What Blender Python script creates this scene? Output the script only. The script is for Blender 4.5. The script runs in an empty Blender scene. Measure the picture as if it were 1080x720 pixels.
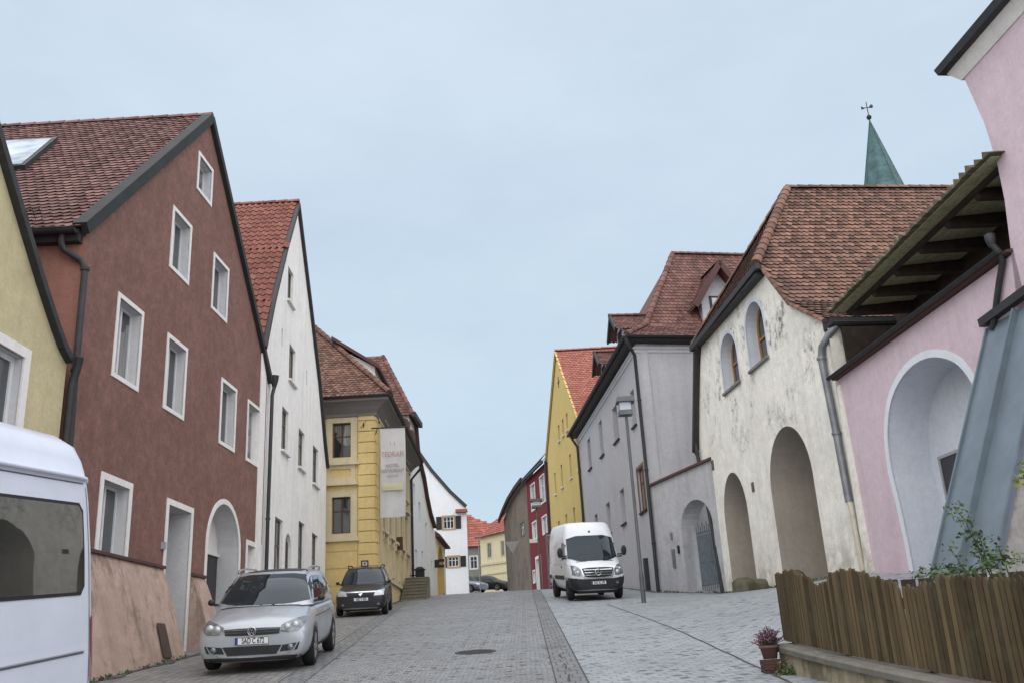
import bpy, bmesh, math, random
from mathutils import Vector, Matrix
from mathutils.bvhtree import BVHTree
from mathutils.geometry import tessellate_polygon
random.seed(7)
C = bpy.context.scene.collection
SC = bpy.context.scene
R = math.radians
rnd = random.uniform

# ------------------------------------------------------------------ camera maths (used to survey the place)
FPX, CX, CY, EYE = 1000.0, 540.0, 360.0, 1.6
TH, RO = R(18.8486), R(3.2)
def ray(px, py):
    x, y = px - CX, CY - py
    u = x * math.cos(RO) + y * math.sin(RO); v = -x * math.sin(RO) + y * math.cos(RO)
    d = Vector((u, FPX * math.cos(TH) - v * math.sin(TH), FPX * math.sin(TH) + v * math.cos(TH)))
    return d / d.y
def at_depth(px, py, Y):
    d = ray(px, py); return Vector((d.x * Y, Y, d.z * Y + EYE))

# ------------------------------------------------------------------ terrain
def g(Y):
    if Y < 46: return .104 * Y
    t = Y - 46
    if t < 10: return .104 * 46 + .104 * t - .034 * t * t / 20
    return .104 * 56 - .17 + .0735 * (t - 10)
def h(X, Y):
    k = max(0., min(1., (35 - Y) / 10.))
    return g(Y) + .15 * k * max(0., min(8., X - 3.3))

# ------------------------------------------------------------------ node helpers
def new_mat(name, rough=.85, spec=.3, metal=0.):
    m = bpy.data.materials.new(name); m.use_nodes = True
    nt = m.node_tree; b = nt.nodes['Principled BSDF']
    b.inputs['Roughness'].default_value = rough; b.inputs['Metallic'].default_value = metal
    b.inputs['Specular IOR Level'].default_value = spec
    return m, nt, b
def N(nt, t, **kw):
    n = nt.nodes.new(t)
    for k, v in kw.items():
        if k.startswith('_'): setattr(n, k[1:], v)
        else: n.inputs[k.replace('__', ' ')].default_value = v
    return n
def L(nt, a, b): nt.links.new(a, b)
def noise(nt, vec, scale, detail=5., rough=.6, stretch=None):
    if stretch:
        mp = nt.nodes.new('ShaderNodeMapping'); mp.inputs['Scale'].default_value = stretch
        L(nt, vec, mp.inputs[0]); vec = mp.outputs[0]
    n = nt.nodes.new('ShaderNodeTexNoise'); n.inputs['Scale'].default_value = scale
    n.inputs['Detail'].default_value = detail; n.inputs['Roughness'].default_value = rough
    L(nt, vec, n.inputs['Vector']); return n.outputs['Fac']
def ramp(nt, fac, p0, p1, c0=(0,0,0,1), c1=(1,1,1,1)):
    r = nt.nodes.new('ShaderNodeValToRGB'); e = r.color_ramp.elements
    e[0].position = p0; e[1].position = p1; e[0].color = c0; e[1].color = c1
    L(nt, fac, r.inputs[0]); return r.outputs[0]
def mix(nt, fac, a, b, mode='MIX'):
    m = nt.nodes.new('ShaderNodeMix'); m.data_type = 'RGBA'; m.blend_type = mode
    for s, v in ((0, fac), (6, a), (7, b)):
        if isinstance(v, (int, float)): m.inputs[s].default_value = v
        elif isinstance(v, tuple): m.inputs[s].default_value = v if len(v) == 4 else (*v, 1)
        else: L(nt, v, m.inputs[s])
    return m.outputs[2]
def mul(nt, a, b):
    m = nt.nodes.new('ShaderNodeMath'); m.operation = 'MULTIPLY'
    L(nt, a, m.inputs[0])
    if isinstance(b, (int, float)): m.inputs[1].default_value = b
    else: L(nt, b, m.inputs[1])
    return m.outputs[0]
def bump(nt, b, hgt, strength=.3, dist=.02):
    n = nt.nodes.new('ShaderNodeBump'); n.inputs['Strength'].default_value = strength
    n.inputs['Distance'].default_value = dist; L(nt, hgt, n.inputs['Height']); L(nt, n.outputs[0], b.inputs['Normal'])
def pos(nt): return nt.nodes.new('ShaderNodeNewGeometry').outputs['Position']
def attr(nt, name):
    a = nt.nodes.new('ShaderNodeAttribute'); a.attribute_name = name; return a
def sc(c, k): return tuple(min(1, x * k) for x in c)

def plaster(name, col, dirt=.35, dirtcol=None, patch=.5, rough=.9, bumpy=.5, stains=.0, grain=14., spots=0., zmask=None, speck=.22):
    """rendered wall: tone patches, rain streaks, fine grain"""
    m, nt, b = new_mat(name, rough, .2)
    P = pos(nt); dc = dirtcol or sc(col, .45)
    big = noise(nt, P, .55, 6, .65); mid = noise(nt, P, 2.7, 6, .7); fine = noise(nt, P, grain, 4, .7)
    streak = noise(nt, P, 1., 6, .65, (3.2, 3.2, .28))
    c = mix(nt, mul(nt, ramp(nt, big, .35, .7), patch), (*col, 1), (*sc(col, .78), 1))
    c = mix(nt, mul(nt, ramp(nt, mid, .42, .72), patch * .75), c, (*sc(col, 1.2), 1))
    m2_ = noise(nt, P, grain * .42, 7, .75)
    c = mix(nt, mul(nt, ramp(nt, m2_, .46, .66), patch * .55), c, (*sc(col, .68), 1))
    c = mix(nt, mul(nt, ramp(nt, streak, .5, .82), dirt), c, (*dc, 1))
    c = mix(nt, mul(nt, ramp(nt, fine, .42, .68), speck), c, (*sc(col, .6), 1))
    if stains:
        s1 = noise(nt, P, .8, 8, .78, (1, 1, .8)); s2 = noise(nt, P, 4., 6, .7)
        f = mul(nt, ramp(nt, s1, .515, .63), ramp(nt, s2, .38, .58))
        if zmask:      # damp gathers under the eaves and at the foot of the wall
            sp = nt.nodes.new('ShaderNodeSeparateXYZ'); L(nt, P, sp.inputs[0]); mr = nt.nodes.new('ShaderNodeMapRange')
            L(nt, sp.outputs['Z'], mr.inputs[0]); mr.inputs[1].default_value = zmask[0]; mr.inputs[2].default_value = zmask[1]
            f = mul(nt, f, mul(nt, mr.outputs[0], ramp(nt, noise(nt, P, .33, 2, .5), .33, .50)))
            mr2 = nt.nodes.new('ShaderNodeMapRange'); L(nt, sp.outputs['Z'], mr2.inputs[0]); mr2.inputs[1].default_value = zmask[2]; mr2.inputs[2].default_value = zmask[3]
            fb = mul(nt, mr2.outputs[0], ramp(nt, noise(nt, P, 1.8, 8, .75), .42, .58)); c = mix(nt, mul(nt, fb, .75), c, (*sc(dc, .75), 1))
        c = mix(nt, mul(nt, f, stains), c, (.07, .067, .06, 1))
    if spots:
        f = ramp(nt, noise(nt, P, 1.3, 8, .75, (1, 1, .45)), .5, .6)
        c = mix(nt, mul(nt, f, spots), c, (*sc(dc, .8), 1))
    L(nt, c, b.inputs['Base Color'])
    bump(nt, b, noise(nt, P, grain * .9, 8, .8), bumpy, .03)
    return m
def simple(name, col, rough=.6, metal=0., var=.2, spec=.4, nscale=6., bumpy=0.):
    m, nt, b = new_mat(name, rough, spec, metal)
    tc = nt.nodes.new('ShaderNodeTexCoord').outputs['Object']
    f = noise(nt, tc, nscale, 5, .65)
    c = mix(nt, ramp(nt, f, .3, .75), (*sc(col, 1 - var), 1), (*sc(col, 1 + var * .6), 1))
    L(nt, c, b.inputs['Base Color'])
    if bumpy: bump(nt, b, f, bumpy, .01)
    return m
def tilemat(name, c0, c1, moss=(.06, .06, .045), mossamt=.35, dark=.35):
    m, nt, b = new_mat(name, .85, .25)
    P = pos(nt); a = attr(nt, 'tv').outputs['Fac']
    c = mix(nt, a, (*c0, 1), (*c1, 1))
    c = mix(nt, mul(nt, ramp(nt, noise(nt, P, .9, 7, .7), .42, .72), mossamt), c, (*moss, 1))
    c = mix(nt, mul(nt, ramp(nt, noise(nt, P, 9, 5, .7), .4, .75), dark), c, (*sc(c0, .4), 1))
    lt = nt.nodes.new('ShaderNodeMath'); lt.operation = 'LESS_THAN'; L(nt, a, lt.inputs[0]); lt.inputs[1].default_value = -.01
    c = mix(nt, lt.outputs[0], c, (*sc(c0, .22), 1))  # shade below each tile edge painted into the riser colour
    L(nt, c, b.inputs['Base Color']); bump(nt, b, noise(nt, P, 30, 4, .7), .3, .006)
    return m
def glass_dark(name, col=(.02, .026, .03), rough=.04, spec=1., ior=1.75, var=1.):
    m, nt, b = new_mat(name, rough, spec)
    b.inputs['IOR'].default_value = ior
    tc = nt.nodes.new('ShaderNodeTexCoord').outputs['Object']
    c = mix(nt, ramp(nt, noise(nt, tc, 1.7, 4, .5), .35, .7), (*sc(col, 1-.4*var), 1), (*sc(col, 1+.7*var), 1))
    L(nt, c, b.inputs['Base Color'])
    bump(nt, b, noise(nt, tc, 1.1, 2, .5), .12, .02)
    return m

def curtain_glass(name):
    m, nt, b = new_mat(name, .05, 1.); b.inputs['IOR'].default_value = 1.7; P = pos(nt)
    folds = noise(nt, P, 5., 3, .5, (4.,4.,.12)); blotch = noise(nt, P, 1.1, 2, .5)
    c = mix(nt, ramp(nt, folds, .35, .65), (.09,.09,.085,1), (.22,.22,.21,1))
    c = mix(nt, ramp(nt, blotch, .47, .50), (.015,.018,.02,1), c)
    L(nt, c, b.inputs['Base Color']); return m

# ------------------------------------------------------------------ mesh builder
class MB:
    def __init__(s): s.v = []; s.f = []; s.m = []; s.c = []; s.sm = []
    def face(s, pts, mi=0, c=.5, smooth=False):
        i = len(s.v); s.v += [Vector(p) for p in pts]; s.f.append(tuple(range(i, i + len(pts)))); s.m.append(mi); s.c.append(c); s.sm.append(smooth)
    def grid(s, rows, mi=0, c=.5, smooth=True, close=False):
        i = len(s.v); nc = len(rows[0])
        for r in rows: s.v += [Vector(p) for p in r]
        for a in range(len(rows) - 1):
            for b in range(nc if close else nc - 1):
                b2 = (b + 1) % nc
                s.f.append((i + a*nc + b, i + a*nc + b2, i + (a+1)*nc + b2, i + (a+1)*nc + b)); s.m.append(mi); s.c.append(c); s.sm.append(smooth)
    def hexa(s, p, mi=0, c=.5):
        """8 corners: bottom ring 0-3, top ring 4-7"""
        i = len(s.v); s.v += [Vector(q) for q in p]
        for f in ((3,2,1,0),(4,5,6,7),(0,1,5,4),(1,2,6,5),(2,3,7,6),(3,0,4,7)):
            s.f.append(tuple(i + k for k in f)); s.m.append(mi); s.c.append(c); s.sm.append(False)
    def box(s, lo, hi, mi=0, c=.5):
        x0,y0,z0 = lo; x1,y1,z1 = hi
        s.hexa([(x0,y0,z0),(x1,y0,z0),(x1,y1,z0),(x0,y1,z0),(x0,y0,z1),(x1,y0,z1),(x1,y1,z1),(x0,y1,z1)], mi, c)
    def fbox(s, F, s0, s1, z0, z1, o0, o1, mi=0, c=.5):
        """box in facade space"""
        s.hexa([F.p(s0,z0,o0),F.p(s1,z0,o0),F.p(s1,z0,o1),F.p(s0,z0,o1),F.p(s0,z1,o0),F.p(s1,z1,o0),F.p(s1,z1,o1),F.p(s0,z1,o1)], mi, c)
    def bar(s, a, b, w, t=None, up=(0,0,1), mi=0, c=.5):
        a, b = Vector(a), Vector(b); t = t or w; d = (b - a).normalized(); u = Vector(up)
        x = d.cross(u)
        if x.length < 1e-3: x = d.cross(Vector((1,0,0)))
        x.normalize(); y = x.cross(d).normalized(); x *= w / 2; y *= t / 2
        s.hexa([a-x-y, a+x-y, a+x+y, a-x+y, b-x-y, b+x-y, b+x+y, b-x+y], mi, c)
    def tube(s, pts, r, n=8, mi=0, cap=True):
        pts = [Vector(p) for p in pts]; rows = []
        rs = r if isinstance(r, (list, tuple)) else [r] * len(pts)
        px = None
        for i, p in enumerate(pts):
            d = (pts[min(i+1, len(pts)-1)] - pts[max(i-1, 0)]).normalized()
            if px is None: x = d.cross(Vector((0,0,1))) if abs(d.z) < .95 else d.cross(Vector((0,1,0)))
            else: x = px - d * px.dot(d)
            x.normalize(); px = x; y = d.cross(x)
            rows.append([p + (x * math.cos(6.2832*k/n) + y * math.sin(6.2832*k/n)) * rs[i] for k in range(n)])
        s.grid(rows, mi, close=True)
        if cap: s.face(rows[0][::-1], mi); s.face(rows[-1], mi)
    def lathe(s, prof, M, n=24, mi=0, smooth=True):
        """prof: list of (r, h) about local z; M: matrix"""
        rows = [[M @ Vector((r*math.cos(6.2832*k/n), r*math.sin(6.2832*k/n), hh)) for k in range(n)] for r, hh in prof]
        s.grid(rows, mi, smooth=smooth, close=True)
    def poly(s, pts, holes=(), mi=0):
        """flat polygon with holes"""
        loops = [[Vector(p) for p in pts]] + [[Vector(p) for p in hh] for hh in holes]
        flat = [p for l in loops for p in l]; i = len(s.v); s.v += flat
        for t in tessellate_polygon(loops):
            s.f.append(tuple(i + k for k in t)); s.m.append(mi); s.c.append(.5); s.sm.append(False)
    def build(s, name, mat, parent=None, local=False):
        me = bpy.data.meshes.new(name); off = Vector((0,0,0))
        if parent is not None and not local:
            off = world_loc(parent)
        me.from_pydata([tuple(v - off) for v in s.v], [], s.f)
        mats = mat if isinstance(mat, (list, tuple)) else [mat]
        for m in mats: me.materials.append(m)
        me.polygons.foreach_set('material_index', s.m); me.polygons.foreach_set('use_smooth', s.sm)
        at = me.attributes.new('tv', 'FLOAT', 'FACE'); at.data.foreach_set('value', s.c)
        me.update()
        o = bpy.data.objects.new(name, me); C.objects.link(o)
        if parent is not None: o.parent = parent
        return o
def world_loc(o):
    v = Vector(o.location)
    while o.parent: o = o.parent; v += Vector(o.location)
    return v
def thing(name, label, cat, loc=(0,0,0), group=None, rz=0., rx=0.):
    o = bpy.data.objects.new(name, None); C.objects.link(o); o.empty_display_size = .3
    o.location = loc; o.rotation_euler = (rx, 0, rz); o['label'] = label; o['category'] = cat
    if group: o['group'] = group
    return o
def tag(o, label=None, cat=None, group=None, kind=None):
    if label: o['label'] = label
    if cat: o['category'] = cat
    if group: o['group'] = group
    if kind: o['kind'] = kind
    return o
def recenter(o, loc):
    """move the origin of a top-level mesh to its base"""
    l = Vector(loc)
    for v in o.data.vertices: v.co -= l
    o.location = l; return o

class Fac:
    """a facade plane: origin A on the ground, running along B-A; out = +1/-1 picks the outward side"""
    def __init__(s, A, B, out=1):
        d = Vector((B[0]-A[0], B[1]-A[1])); s.L = d.length; s.d = d / s.L; s.A = Vector((A[0], A[1])); s.o = Vector((s.d.y, -s.d.x)) * out
    def p(s, a, z, off=0.):
        q = s.A + s.d * a + s.o * off; return Vector((q.x, q.y, z))
def arch_pts(s0, s1, z0, zt, n=12, flat=1.):
    """door shape, semicircle (or ellipse) on top"""
    r = (s1 - s0) / 2; c = (s0 + s1) / 2; zr = min(r * flat, zt - z0 - .05); out = [(s0, z0)]
    for k in range(n + 1):
        a = math.pi * (1 - k / n); out.append((c + r * math.cos(a), zt - zr + zr * math.sin(a)))
    out.append((s1, z0)); return out
def smooth_line(P, n=5):
    out = []
    for i in range(len(P)-1):
        p0, p1, p2, p3 = P[max(0,i-1)], P[i], P[i+1], P[min(len(P)-1,i+2)]
        for k in range(n):
            t = k/n; out.append(tuple(.5*((2*p1[j])+(-p0[j]+p2[j])*t+(2*p0[j]-5*p1[j]+4*p2[j]-p3[j])*t*t+(-p0[j]+3*p1[j]-3*p2[j]+p3[j])*t**3) for j in (0,1)))
    return out + [P[-1]]
def rect_pts(s0, s1, z0, z1): return [(s0,z0),(s0,z1),(s1,z1),(s1,z0)]
def wall(F, outline, holes, mats, parent, name='wall', D=.5, sides=True):
    """holes: (polyline, depth, material index of the reveal)"""
    mb = MB()
    mb.poly([F.p(a, z) for a, z in outline], [[F.p(a, z) for a, z in hh[0]] for hh in holes])
    for pl, dep, mi in holes:
        for i in range(len(pl)):
            a, b = pl[i], pl[(i+1) % len(pl)]
            mb.face([F.p(*a), F.p(*b), F.p(*b, -dep), F.p(*a, -dep)], mi)
    if sides:
        for i in range(len(outline)):
            a, b = outline[i], outline[(i+1) % len(outline)]
            mb.face([F.p(*a), F.p(*b), F.p(*b, -D), F.p(*a, -D)])
    return mb.build(name, mats, parent)
def ring_band(mb, F, pl, w, off, mi=0, closed=True, back=0.):
    """flat band of width w around an opening, standing off the wall"""
    n = len(pl); cx = sum(p[0] for p in pl)/n; cz = sum(p[1] for p in pl)/n
    out = []
    for i in range(n):
        p0, p1, p2 = Vector(pl[i-1]), Vector(pl[i]), Vector(pl[(i+1) % n])
        e1 = (p1-p0).normalized(); e2 = (p2-p1).normalized()
        n1 = Vector((-e1.y, e1.x)); n2 = Vector((-e2.y, e2.x)); b = (n1+n2)
        b = b / max(.5, b.length_squared) * 2 if b.length > .01 else n1
        if b.dot(p1 - Vector((cx, cz))) < 0: b = -b
        out.append(tuple(p1 + b * w))
    rng = range(n) if closed else range(n - 1)
    for i in rng:
        j = (i+1) % n
        mb.face([F.p(*pl[i], off), F.p(*pl[j], off), F.p(*out[j], off), F.p(*out[i], off)], mi)
        mb.face([F.p(*out[i], off), F.p(*out[j], off), F.p(*out[j], back-.01), F.p(*out[i], back-.01)], mi)
        mb.face([F.p(*pl[i], off), F.p(*pl[j], off), F.p(*pl[j], back-.02), F.p(*pl[i], back-.02)], mi)
def window(F, s0, s1, z0, z1, parent, frame, pane, dep=.3, sur=None, sw=.1, so=.025, cross=True, mull=1, sill=None, name='window', transom=.66, fw=.055):
    """casement window set back in its opening; surround and sill as sub-parts"""
    mb = MB(); e = .004
    mb.fbox(F, s0+e, s1-e, z0+e, z0+fw, -dep, -dep+.05); mb.fbox(F, s0+e, s1-e, z1-fw, z1-e, -dep, -dep+.05)
    mb.fbox(F, s0+e, s0+fw, z0+fw, z1-fw, -dep, -dep+.05); mb.fbox(F, s1-fw, s1-e, z0+fw, z1-fw, -dep, -dep+.05)
    for k in range(1, mull+1):
        c = s0 + (s1-s0)*k/(mull+1); mb.fbox(F, c-.035, c+.035, z0+fw, z1-fw, -dep+.003, -dep+.058)
    if cross:
        zc = z0 + (z1-z0)*transom; mb.fbox(F, s0+fw, s1-fw, zc-.02, zc+.02, -dep+.002, -dep+.05)
    w = mb.build(name, frame, parent)
    q = MB(); q.face([F.p(s0, z0, -dep+.02), F.p(s1, z0, -dep+.02), F.p(s1, z1, -dep+.02), F.p(s0, z1, -dep+.02)]); q.build('pane', pane, w)
    if sur:
        q = MB(); ring_band(q, F, rect_pts(s0, s1, z0, z1), sw, so); q.build('surround', sur, w)
    if sill:
        q = MB(); q.fbox(F, s0-.08, s1+.08, z0-.07, z0-.005, -.05, .1); q.build('sill', sill, w)
    return w

# ------------------------------------------------------------------ roofs
def inside(p, poly):
    c = False; n = len(poly); x, y = p
    for i in range(n):
        (x1, y1), (x2, y2) = poly[i], poly[i-1]
        if (y1 > y) != (y2 > y) and x < (x2-x1)*(y-y1)/(y2-y1)+x1: c = not c
    return c
def plane_basis(pts):
    """eave direction = pts[0]->pts[1]; returns O,U,V,Nrm"""
    O = Vector(pts[0]); U = (Vector(pts[1]) - O).normalized(); w = Vector(pts[2]) - O
    V = (w - U * w.dot(U)).normalized(); Nn = U.cross(V).normalized()
    if Nn.z < 0: Nn = -Nn
    return O, U, V, Nn
def roof_tiles(mb, pts, tw=.18, te=.15, th=.02, kind='flat', jit=.006, jc=.25, base=0., mi=0):
    """overlapping clay tiles on the planar polygon pts (first edge = eave)"""
    O, U, V, Nn = plane_basis(pts)
    P2 = [((Vector(p)-O).dot(U), (Vector(p)-O).dot(V)) for p in pts]
    u0, u1 = min(p[0] for p in P2), max(p[0] for p in P2); v1 = max(p[1] for p in P2)
    mb.poly([Vector(p) + Nn*(base-.01) for p in pts], mi=mi)
    row = 0; v = -.04
    wv = {}
    while v < v1:
        u = u0 - (tw/2 if row % 2 and kind == 'flat' else 0)
        rowj = rnd(-jit, jit)
        while u < u1 + tw:
            if inside((u + tw/2, v + te*.6), P2):
                c = min(1, max(0, .5 + random.gauss(0, jc*1.25))); j = rnd(-jit, jit) + rowj; lift = base + th + rnd(0, jit)
                w = tw*.97; uu = u + rnd(-jit, jit); L_ = te*1.15
                def q(a, b, n): return O + U*(uu+a) + V*(v+j+b) + Nn*n
                if kind == 'flat':
                    lo = [(0, te*.22), (w*.25, .02*te), (w*.5, -.02), (w*.75, .02*te), (w, te*.22)]
                    if tw > .3: lo = [(0, 0), (w, 0)]
                    top = [q(a, b, lift) for a, b in lo]
                    mb.face(top + [q(w, L_, base+.004), q(0, L_, base+.004)], mi, c)
                    for k in range(len(lo)-1):
                        mb.face([top[k], top[k+1], q(*lo[k+1], lift-th*1.5), q(*lo[k], lift-th*1.5)], mi, -1.)  # negative tone marks the riser for its painted edge shade
                else:
                    prof = [(0, .0), (.12, .035), (.3, .05), (.46, .035), (.6, .004), (.8, -.004), (1., .0)]
                    a0 = [q(w/.97*a, -.02, lift+n) for a, n in prof]; a1 = [q(w/.97*a, L_, base+n) for a, n in prof]
                    for k in range(len(prof)-1):
                        mb.face([a0[k], a0[k+1], a1[k+1], a1[k]], mi, c, True)
                        mb.face([a0[k], a0[k+1], a0[k+1]-Nn*.04, a0[k]-Nn*.04], mi, -1.)
            u += tw
        v += te; row += 1
def ridge_caps(mb, a, b, r=.11, Ln=.36, up=(0,0,1), mi=0, lift=.0):
    a, b = Vector(a), Vector(b); d = (b-a); n = max(1, int(d.length/Ln)); d.normalize()
    x = d.cross(Vector(up)).normalized(); y = x.cross(d).normalized()
    st = (b-a).length/n
    for k in range(n):
        c = min(1, max(0, random.gauss(.5, .25))); p = a + d*(st*k); rows = []
        for t, rr in ((-.03, r*1.08), (st*1.0, r*.92)):
            rows.append([p + d*t + x*(rr*math.cos(q)) + y*(rr*math.sin(q)*1.0 + lift - r*.25) for q in [math.pi*i/6 for i in range(7)]])
        mb.grid(rows, mi, c)
        mb.face(rows[0], mi, c*.5)
def half_gutter(mb, a, b, r=.08, mi=0):
    a, b = Vector(a), Vector(b); d = (b-a).normalized(); x = d.cross(Vector((0,0,1))).normalized()
    for rr in (r, r-.012):
        mb.grid([[p + x*(rr*math.cos(q)) + Vector((0,0,1))*(rr*math.sin(q)) for q in [math.pi + math.pi*i/8 for i in range(9)]] for p in (a, b)], mi)
    for sg in (-1, 1): mb.tube([a + x*r*sg, b + x*r*sg], .012, 6, mi)
    for p in (a, b): mb.face([p + x*(r*math.cos(q)) + Vector((0,0,1))*(r*math.sin(q)) for q in [math.pi + math.pi*i/8 for i in range(9)]], mi)
# ================================================================== MATERIALS
M = {}
M['red_plaster'] = plaster('red_plaster', (.24,.130,.108), .45, (.13,.09,.08), 1.3, speck=.6, bumpy=1., grain=9)
M['plinth'] = plaster('plinth_plaster', (.45,.33,.275), .65, (.17,.13,.10), .8, bumpy=.6, spots=.75)
M['pale_yellow'] = plaster('pale_yellow_plaster', (.55,.48,.30), .4, (.25,.22,.15), .6, stains=.1)
M['white_plaster'] = plaster('white_plaster', (.83,.81,.785), .35, (.33,.33,.32), .45, stains=.08)
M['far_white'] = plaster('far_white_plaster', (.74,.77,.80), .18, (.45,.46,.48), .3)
M['reveal'] = plaster('reveal_plaster', (.56,.56,.57), .2, None, .3)
M['trim'] = plaster('trim_plaster', (.74,.72,.70), .25, None, .3, bumpy=.2)
M['house_yellow'] = plaster('ochre_yellow_plaster', (.66,.50,.22), .3, (.33,.26,.14), .6, bumpy=.3)
M['house_cream'] = plaster('cream_trim_plaster', (.58,.50,.33), .35, (.25,.21,.14), .45, bumpy=.3)
M['grey_plaster'] = plaster('grey_plaster', (.46,.46,.485), .35, (.22,.22,.24), .5, stains=.06, bumpy=.4)
M['grey_trim'] = plaster('grey_trim_plaster', (.52,.53,.57), .25, None, .3)
M['gate_plaster'] = plaster('gate_wall_plaster', (.46,.46,.48), .5, (.25,.24,.22), .7, stains=.25, spots=.15)
M['old_cream'] = plaster('old_cream_plaster', (.87,.84,.765), .3, (.40,.37,.30), .75, stains=1., bumpy=1., grain=7, spots=.0, zmask=(7.2,9.2,5.0,3.4))
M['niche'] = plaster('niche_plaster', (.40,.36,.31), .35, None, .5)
M['pink'] = plaster('pink_plaster', (.62,.50,.55), .35, (.42,.32,.36), .5, spots=.12, bumpy=.4)
M['pale_blue_white'] = plaster('pale_reveal_plaster', (.62,.65,.71), .3, (.38,.4,.44), .4)
M['mustard'] = plaster('mustard_plaster', (.60,.46,.18), .3, (.35,.25,.07), .4)
M['wine'] = plaster('wine_red_plaster', (.17,.03,.04), .3, None, .4)
M['brown_wall'] = plaster('brown_grey_plaster', (.20,.165,.135), .6, (.08,.065,.05), .9, stains=.6, spots=.5)
M['pale_cream_far'] = plaster('pale_cream_plaster', (.66,.60,.40), .2, None, .3)
M['grey_far'] = plaster('far_grey_plaster', (.24,.24,.22), .4, None, .5)
M['old_wall'] = plaster('garden_wall_plaster', (.42,.37,.27), .6, (.14,.12,.08), .9, stains=.5, spots=.7, bumpy=1., grain=8)
M['garden_grey'] = plaster('garden_grey_plaster', (.42,.41,.39), .5, (.22,.2,.18), .7, stains=.35)
M['tile_brown'] = tilemat('tile_brown_red', (.10,.046,.042), (.255,.14,.125), mossamt=.25)
M['tile_orange'] = tilemat('tile_orange_red', (.15,.055,.042), (.26,.105,.08), mossamt=.15, dark=.3)
M['tile_old'] = tilemat('tile_old_clay', (.085,.044,.034), (.255,.135,.10), mossamt=.4)
M['tile_grey_red'] = tilemat('tile_dull_red', (.095,.046,.04), (.225,.112,.095), mossamt=.3)
M['tile_bright'] = tilemat('tile_bright_red', (.25,.085,.065), (.36,.14,.105), mossamt=.05, dark=.15)
M['tile_far'] = tilemat('tile_far_red', (.24,.075,.055), (.36,.13,.10), mossamt=.12, dark=.2)
M['tile_dark'] = tilemat('tile_dark_brown', (.07,.035,.035), (.13,.07,.065), mossamt=.3)
M['zinc_dark'] = simple('dark_grey_metal', (.036,.037,.039), .6, .2, .3)
M['zinc_green'] = simple('green_grey_sheet_metal', (.030,.034,.034), .75, .2, .3, nscale=2)
M['zinc'] = simple('zinc_sheet', (.17,.21,.245), .38, .25, .22, nscale=1.3, bumpy=.15)
M['zinc_pipe'] = simple('zinc_pipe', (.22,.23,.25), .45, .4, .35, nscale=3)
M['copper'] = simple('green_copper', (.055,.115,.12), .7, .1, .5, nscale=1.1)
M['iron'] = simple('black_iron', (.02,.02,.022), .55, .3, .3)
M['wood_dark'] = simple('dark_wood', (.035,.024,.018), .85, 0, .5, nscale=5, bumpy=.4)
M['wood_brown'] = simple('brown_window_wood', (.085,.035,.02), .6, 0, .3)
M['wood_honey'] = simple('honey_window_wood', (.33,.17,.06), .6, 0, .3)
M['white_paint'] = simple('white_painted_wood', (.62,.64,.66), .5, 0, .12)
M['grey_paint'] = simple('grey_painted_wood', (.33,.34,.36), .6, 0, .2)
M['grey_metal_gate'] = simple('grey_gate_metal', (.16,.19,.21), .5, .2, .3)
M['glass'] = glass_dark('window_glass')
M['glass_curtain'] = curtain_glass('net_curtain_glass'); M['glass_pale'] = glass_dark('curtained_glass', (.16,.19,.22), .12)
M['void'] = simple('dark_interior', (.012,.011,.011), 1., 0, .3)
M['stone'] = plaster('weathered_stone', (.22,.21,.185), .5, (.08,.075,.05), .8, stains=.6, bumpy=1., grain=9)
M['stone_step'] = plaster('step_stone', (.25,.22,.15), .5, (.10,.09,.06), .7, bumpy=.6)
M['moss'] = simple('moss', (.045,.06,.022), 1., 0, .5, nscale=9, bumpy=.8)
def moss_boards():
    m, nt, b = new_mat('mossy_boards', .9, .2); P = pos(nt)
    c = mix(nt, ramp(nt, noise(nt, P, 2.6, 7, .72), .3, .68), (.40,.38,.27,1), (.24,.26,.12,1))
    c = mix(nt, ramp(nt, noise(nt, P, 9, 5, .7), .5, .75), c, (.13,.12,.07,1))
    L(nt, c, b.inputs['Base Color']); bump(nt, b, noise(nt, P, 12, 5, .7), .6, .02); return m
M['mossy'] = moss_boards()
def picket_mat():
    m, nt, b = new_mat('weathered_picket_wood', .85, .2)
    tc = nt.nodes.new('ShaderNodeTexCoord').outputs['Object']; a = attr(nt, 'tv').outputs['Fac']
    c = mix(nt, a, (.045,.033,.018,1), (.165,.115,.062,1))
    c = mix(nt, mul(nt, ramp(nt, noise(nt, tc, 9., 6, .7, (1,1,.13)), .4, .7), .65), c, (.035,.028,.018,1))
    c = mix(nt, mul(nt, ramp(nt, noise(nt, tc, 3., 6, .7), .45, .7), .5), c, (.10,.095,.06,1))
    L(nt, c, b.inputs['Base Color']); bump(nt, b, noise(nt, tc, 22., 5, .7, (1,1,.1)), .7, .01); return m
M['picket'] = picket_mat()

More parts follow.
